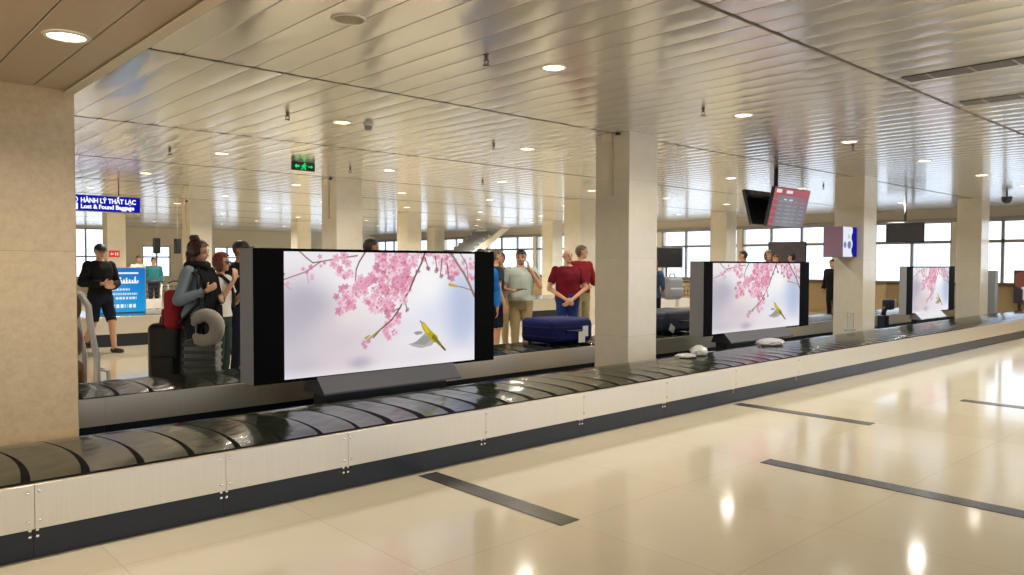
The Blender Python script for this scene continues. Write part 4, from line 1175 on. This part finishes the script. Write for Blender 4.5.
# bald man in maroon polo
person('bald man in maroon polo shirt and blue jeans with his hands clasped low', (9.06,8.50), -134, 1.675,
    [('jeans', JEANB, TROU, .018), ('polo_shirt', MAROON, [('torso',.90,1.47),('uarm',-1,.72)], .018, .005), ('shoe_material', SHOEM, [], 0)], 'bald', HAIRGREY, head=(28,6), build=1.14,
    arms=dict(r=((.31,.04,1.10),(.045,.24,.93),(-.75,.25,-.55),(-.2,-.8,.2)), l=((-.31,.04,1.10),(-.05,.25,.91),(.75,.25,-.55),(.2,-.8,.2))))
person('man in red long-sleeved shirt and khaki trousers looking away to the right', (9.98,9.05), -95, 1.77,
    [('trousers', KHAKI2, TROU, .018), ('shirt', REDC, TOP_L, .024, .007), ('shoe_material', SHOEB, [], 0)], 'short', HAIRGREY, SKIN, head=(62,2),
    arms=dict(r=((.29,.0,1.12),(.20,.26,1.05),(-.3,.9,0),(-1,0,0)), l=((-.29,.02,1.12),(-.16,.27,1.10),(.3,.9,.1),(1,0,0))))
person('woman with long reddish hair and denim shirt beside the navy suitcase', (11.46,8.62), 20, 1.57,
    [('trousers', NAVYC, TROU, .014), ('shirt', DENIM2, TOP_L, .022, .006)], 'long', HAIRRED, female=True,
    arms=dict(r=((.26,.05,1.10),(.15,.28,1.10),(-.3,.9,0),(-1,0,0))), vox=.01)
tb = thing('backpack', 'pale grey backpack carried by the woman with reddish hair', 'backpack', (11.72,8.36,.80), math.radians(-20))
b = B(); box(b, -.19, .19, -.13, .12, 0, .42, .09, 4); obj('bag_body', b, M['grey'], tb, True)
b = B(); box(b, -.14, .14, -.17, -.10, .04, .22, .03, 3); obj('front_pocket', b, M['grey'], tb, True)
b = B(); tube(b, [(-.06,0,.41),(-.05,0,.47),(.05,0,.47),(.06,0,.41)], .012, 8); obj('loop', b, M['darkgrey'], tb)
# heads over the second screen
for x, y, hh, an, hair, hm, lb, fem, c in (
    (16.98,10.0,1.78,120,'short',HAIRBLK,'dark-haired man behind the second screen, furthest left of the heads',False,NAVYC),
    (18.14,10.0,1.80,-130,'bob',HAIRGREY,'fair-haired person behind the middle of the second screen',True,WHITEC),
    (18.80,10.1,1.70,150,'short',HAIRAUB,'brown-haired person, the shortest head behind the second screen',False,TEE),
    (19.45,10.0,1.75,90,'short',HAIRBLK,'dark-haired man behind the second screen, nearest the advert column',False,BLACKC)):
    person(lb, (x,y), an, hh, [('trousers', NAVYC, TROU, .014), ('shirt', c, TOP_L, .022)], hair, hm, female=fem, vox=.013, fingers=False)
person('person in dark clothes half hidden behind the column with the advert box', (19.6,8.98), 170, 1.58,
    [('trousers', BLACKC, TROU, .016), ('coat', BLACKC, TOP_L, .035)], 'short', HAIRBLK, vox=.012)
person('person in teal top far down the hall behind the parked trolleys', (7.95,25.0), -110, 1.60,
    [('trousers', NAVYC, TROU, .014), ('top', M['teal'], TOP_L, .024)], 'short', HAIRBLK, SKIN2, vox=.014, fingers=False)
person('person in white shirt far down the hall, left of the person in teal', (7.60,25.3), -80, 1.66,
    [('trousers', NAVYC, TROU, .014), ('top', WHITEC, TOP_L, .024)], 'short', HAIRBLK, SKIN2, vox=.014, fingers=False)


# ------------------------------------------------------------------ camera and light
cam = bpy.data.cameras.new('camera'); co = bpy.data.objects.new('camera', cam); COL.objects.link(co)
yaw, pit, rol = math.radians(47.308), math.radians(1.779), math.radians(-.1715)
fw = Vector((math.cos(yaw), math.sin(yaw), 0)); rt = Vector((math.sin(yaw), -math.cos(yaw), 0)); up = Vector((0,0,1))
F = fw*math.cos(pit)-up*math.sin(pit); U = up*math.cos(pit)+fw*math.sin(pit)
R = Matrix((rt, U, -F)).transposed()
R = R @ Matrix.Rotation(-rol, 3, 'Z')
co.matrix_world = Matrix.Translation((0,0,1.45)) @ R.to_4x4()
cam.sensor_width = 36; cam.lens = 766.84/1024*36; cam.clip_end = 200; cam.clip_start = .05
SC.camera = co

w = bpy.data.worlds.new('World'); SC.world = w; w.use_nodes = True
nt = w.node_tree; bg = nt.nodes['Background']
tc = nt.nodes.new('ShaderNodeTexCoord'); sp = nt.nodes.new('ShaderNodeSeparateXYZ'); cr = nt.nodes.new('ShaderNodeValToRGB')
nt.links.new(tc.outputs['Generated'], sp.inputs[0])
mr = nt.nodes.new('ShaderNodeMapRange'); mr.inputs[1].default_value = -1; mr.inputs[2].default_value = 1
nt.links.new(sp.outputs['X'], mr.inputs[0]); nt.links.new(mr.outputs[0], cr.inputs[0])
cr.color_ramp.elements[0].position = .30; cr.color_ramp.elements[0].color = (.46,.41,.34,1)
cr.color_ramp.elements[1].position = .66; cr.color_ramp.elements[1].color = (.86,.95,1.12,1)
nt.links.new(cr.outputs[0], bg.inputs[0]); bg.inputs[1].default_value = 2.2
SC.view_settings.view_transform = 'Standard'; SC.view_settings.look = 'None'
SC.view_settings.exposure = 0; SC.view_settings.gamma = 1
SC.cycles.use_denoising = True
SC.cycles.max_bounces = 8; SC.cycles.diffuse_bounces = 4; SC.cycles.glossy_bounces = 4; SC.cycles.transparent_max_bounces = 12
SC.cycles.sample_clamp_indirect = 6
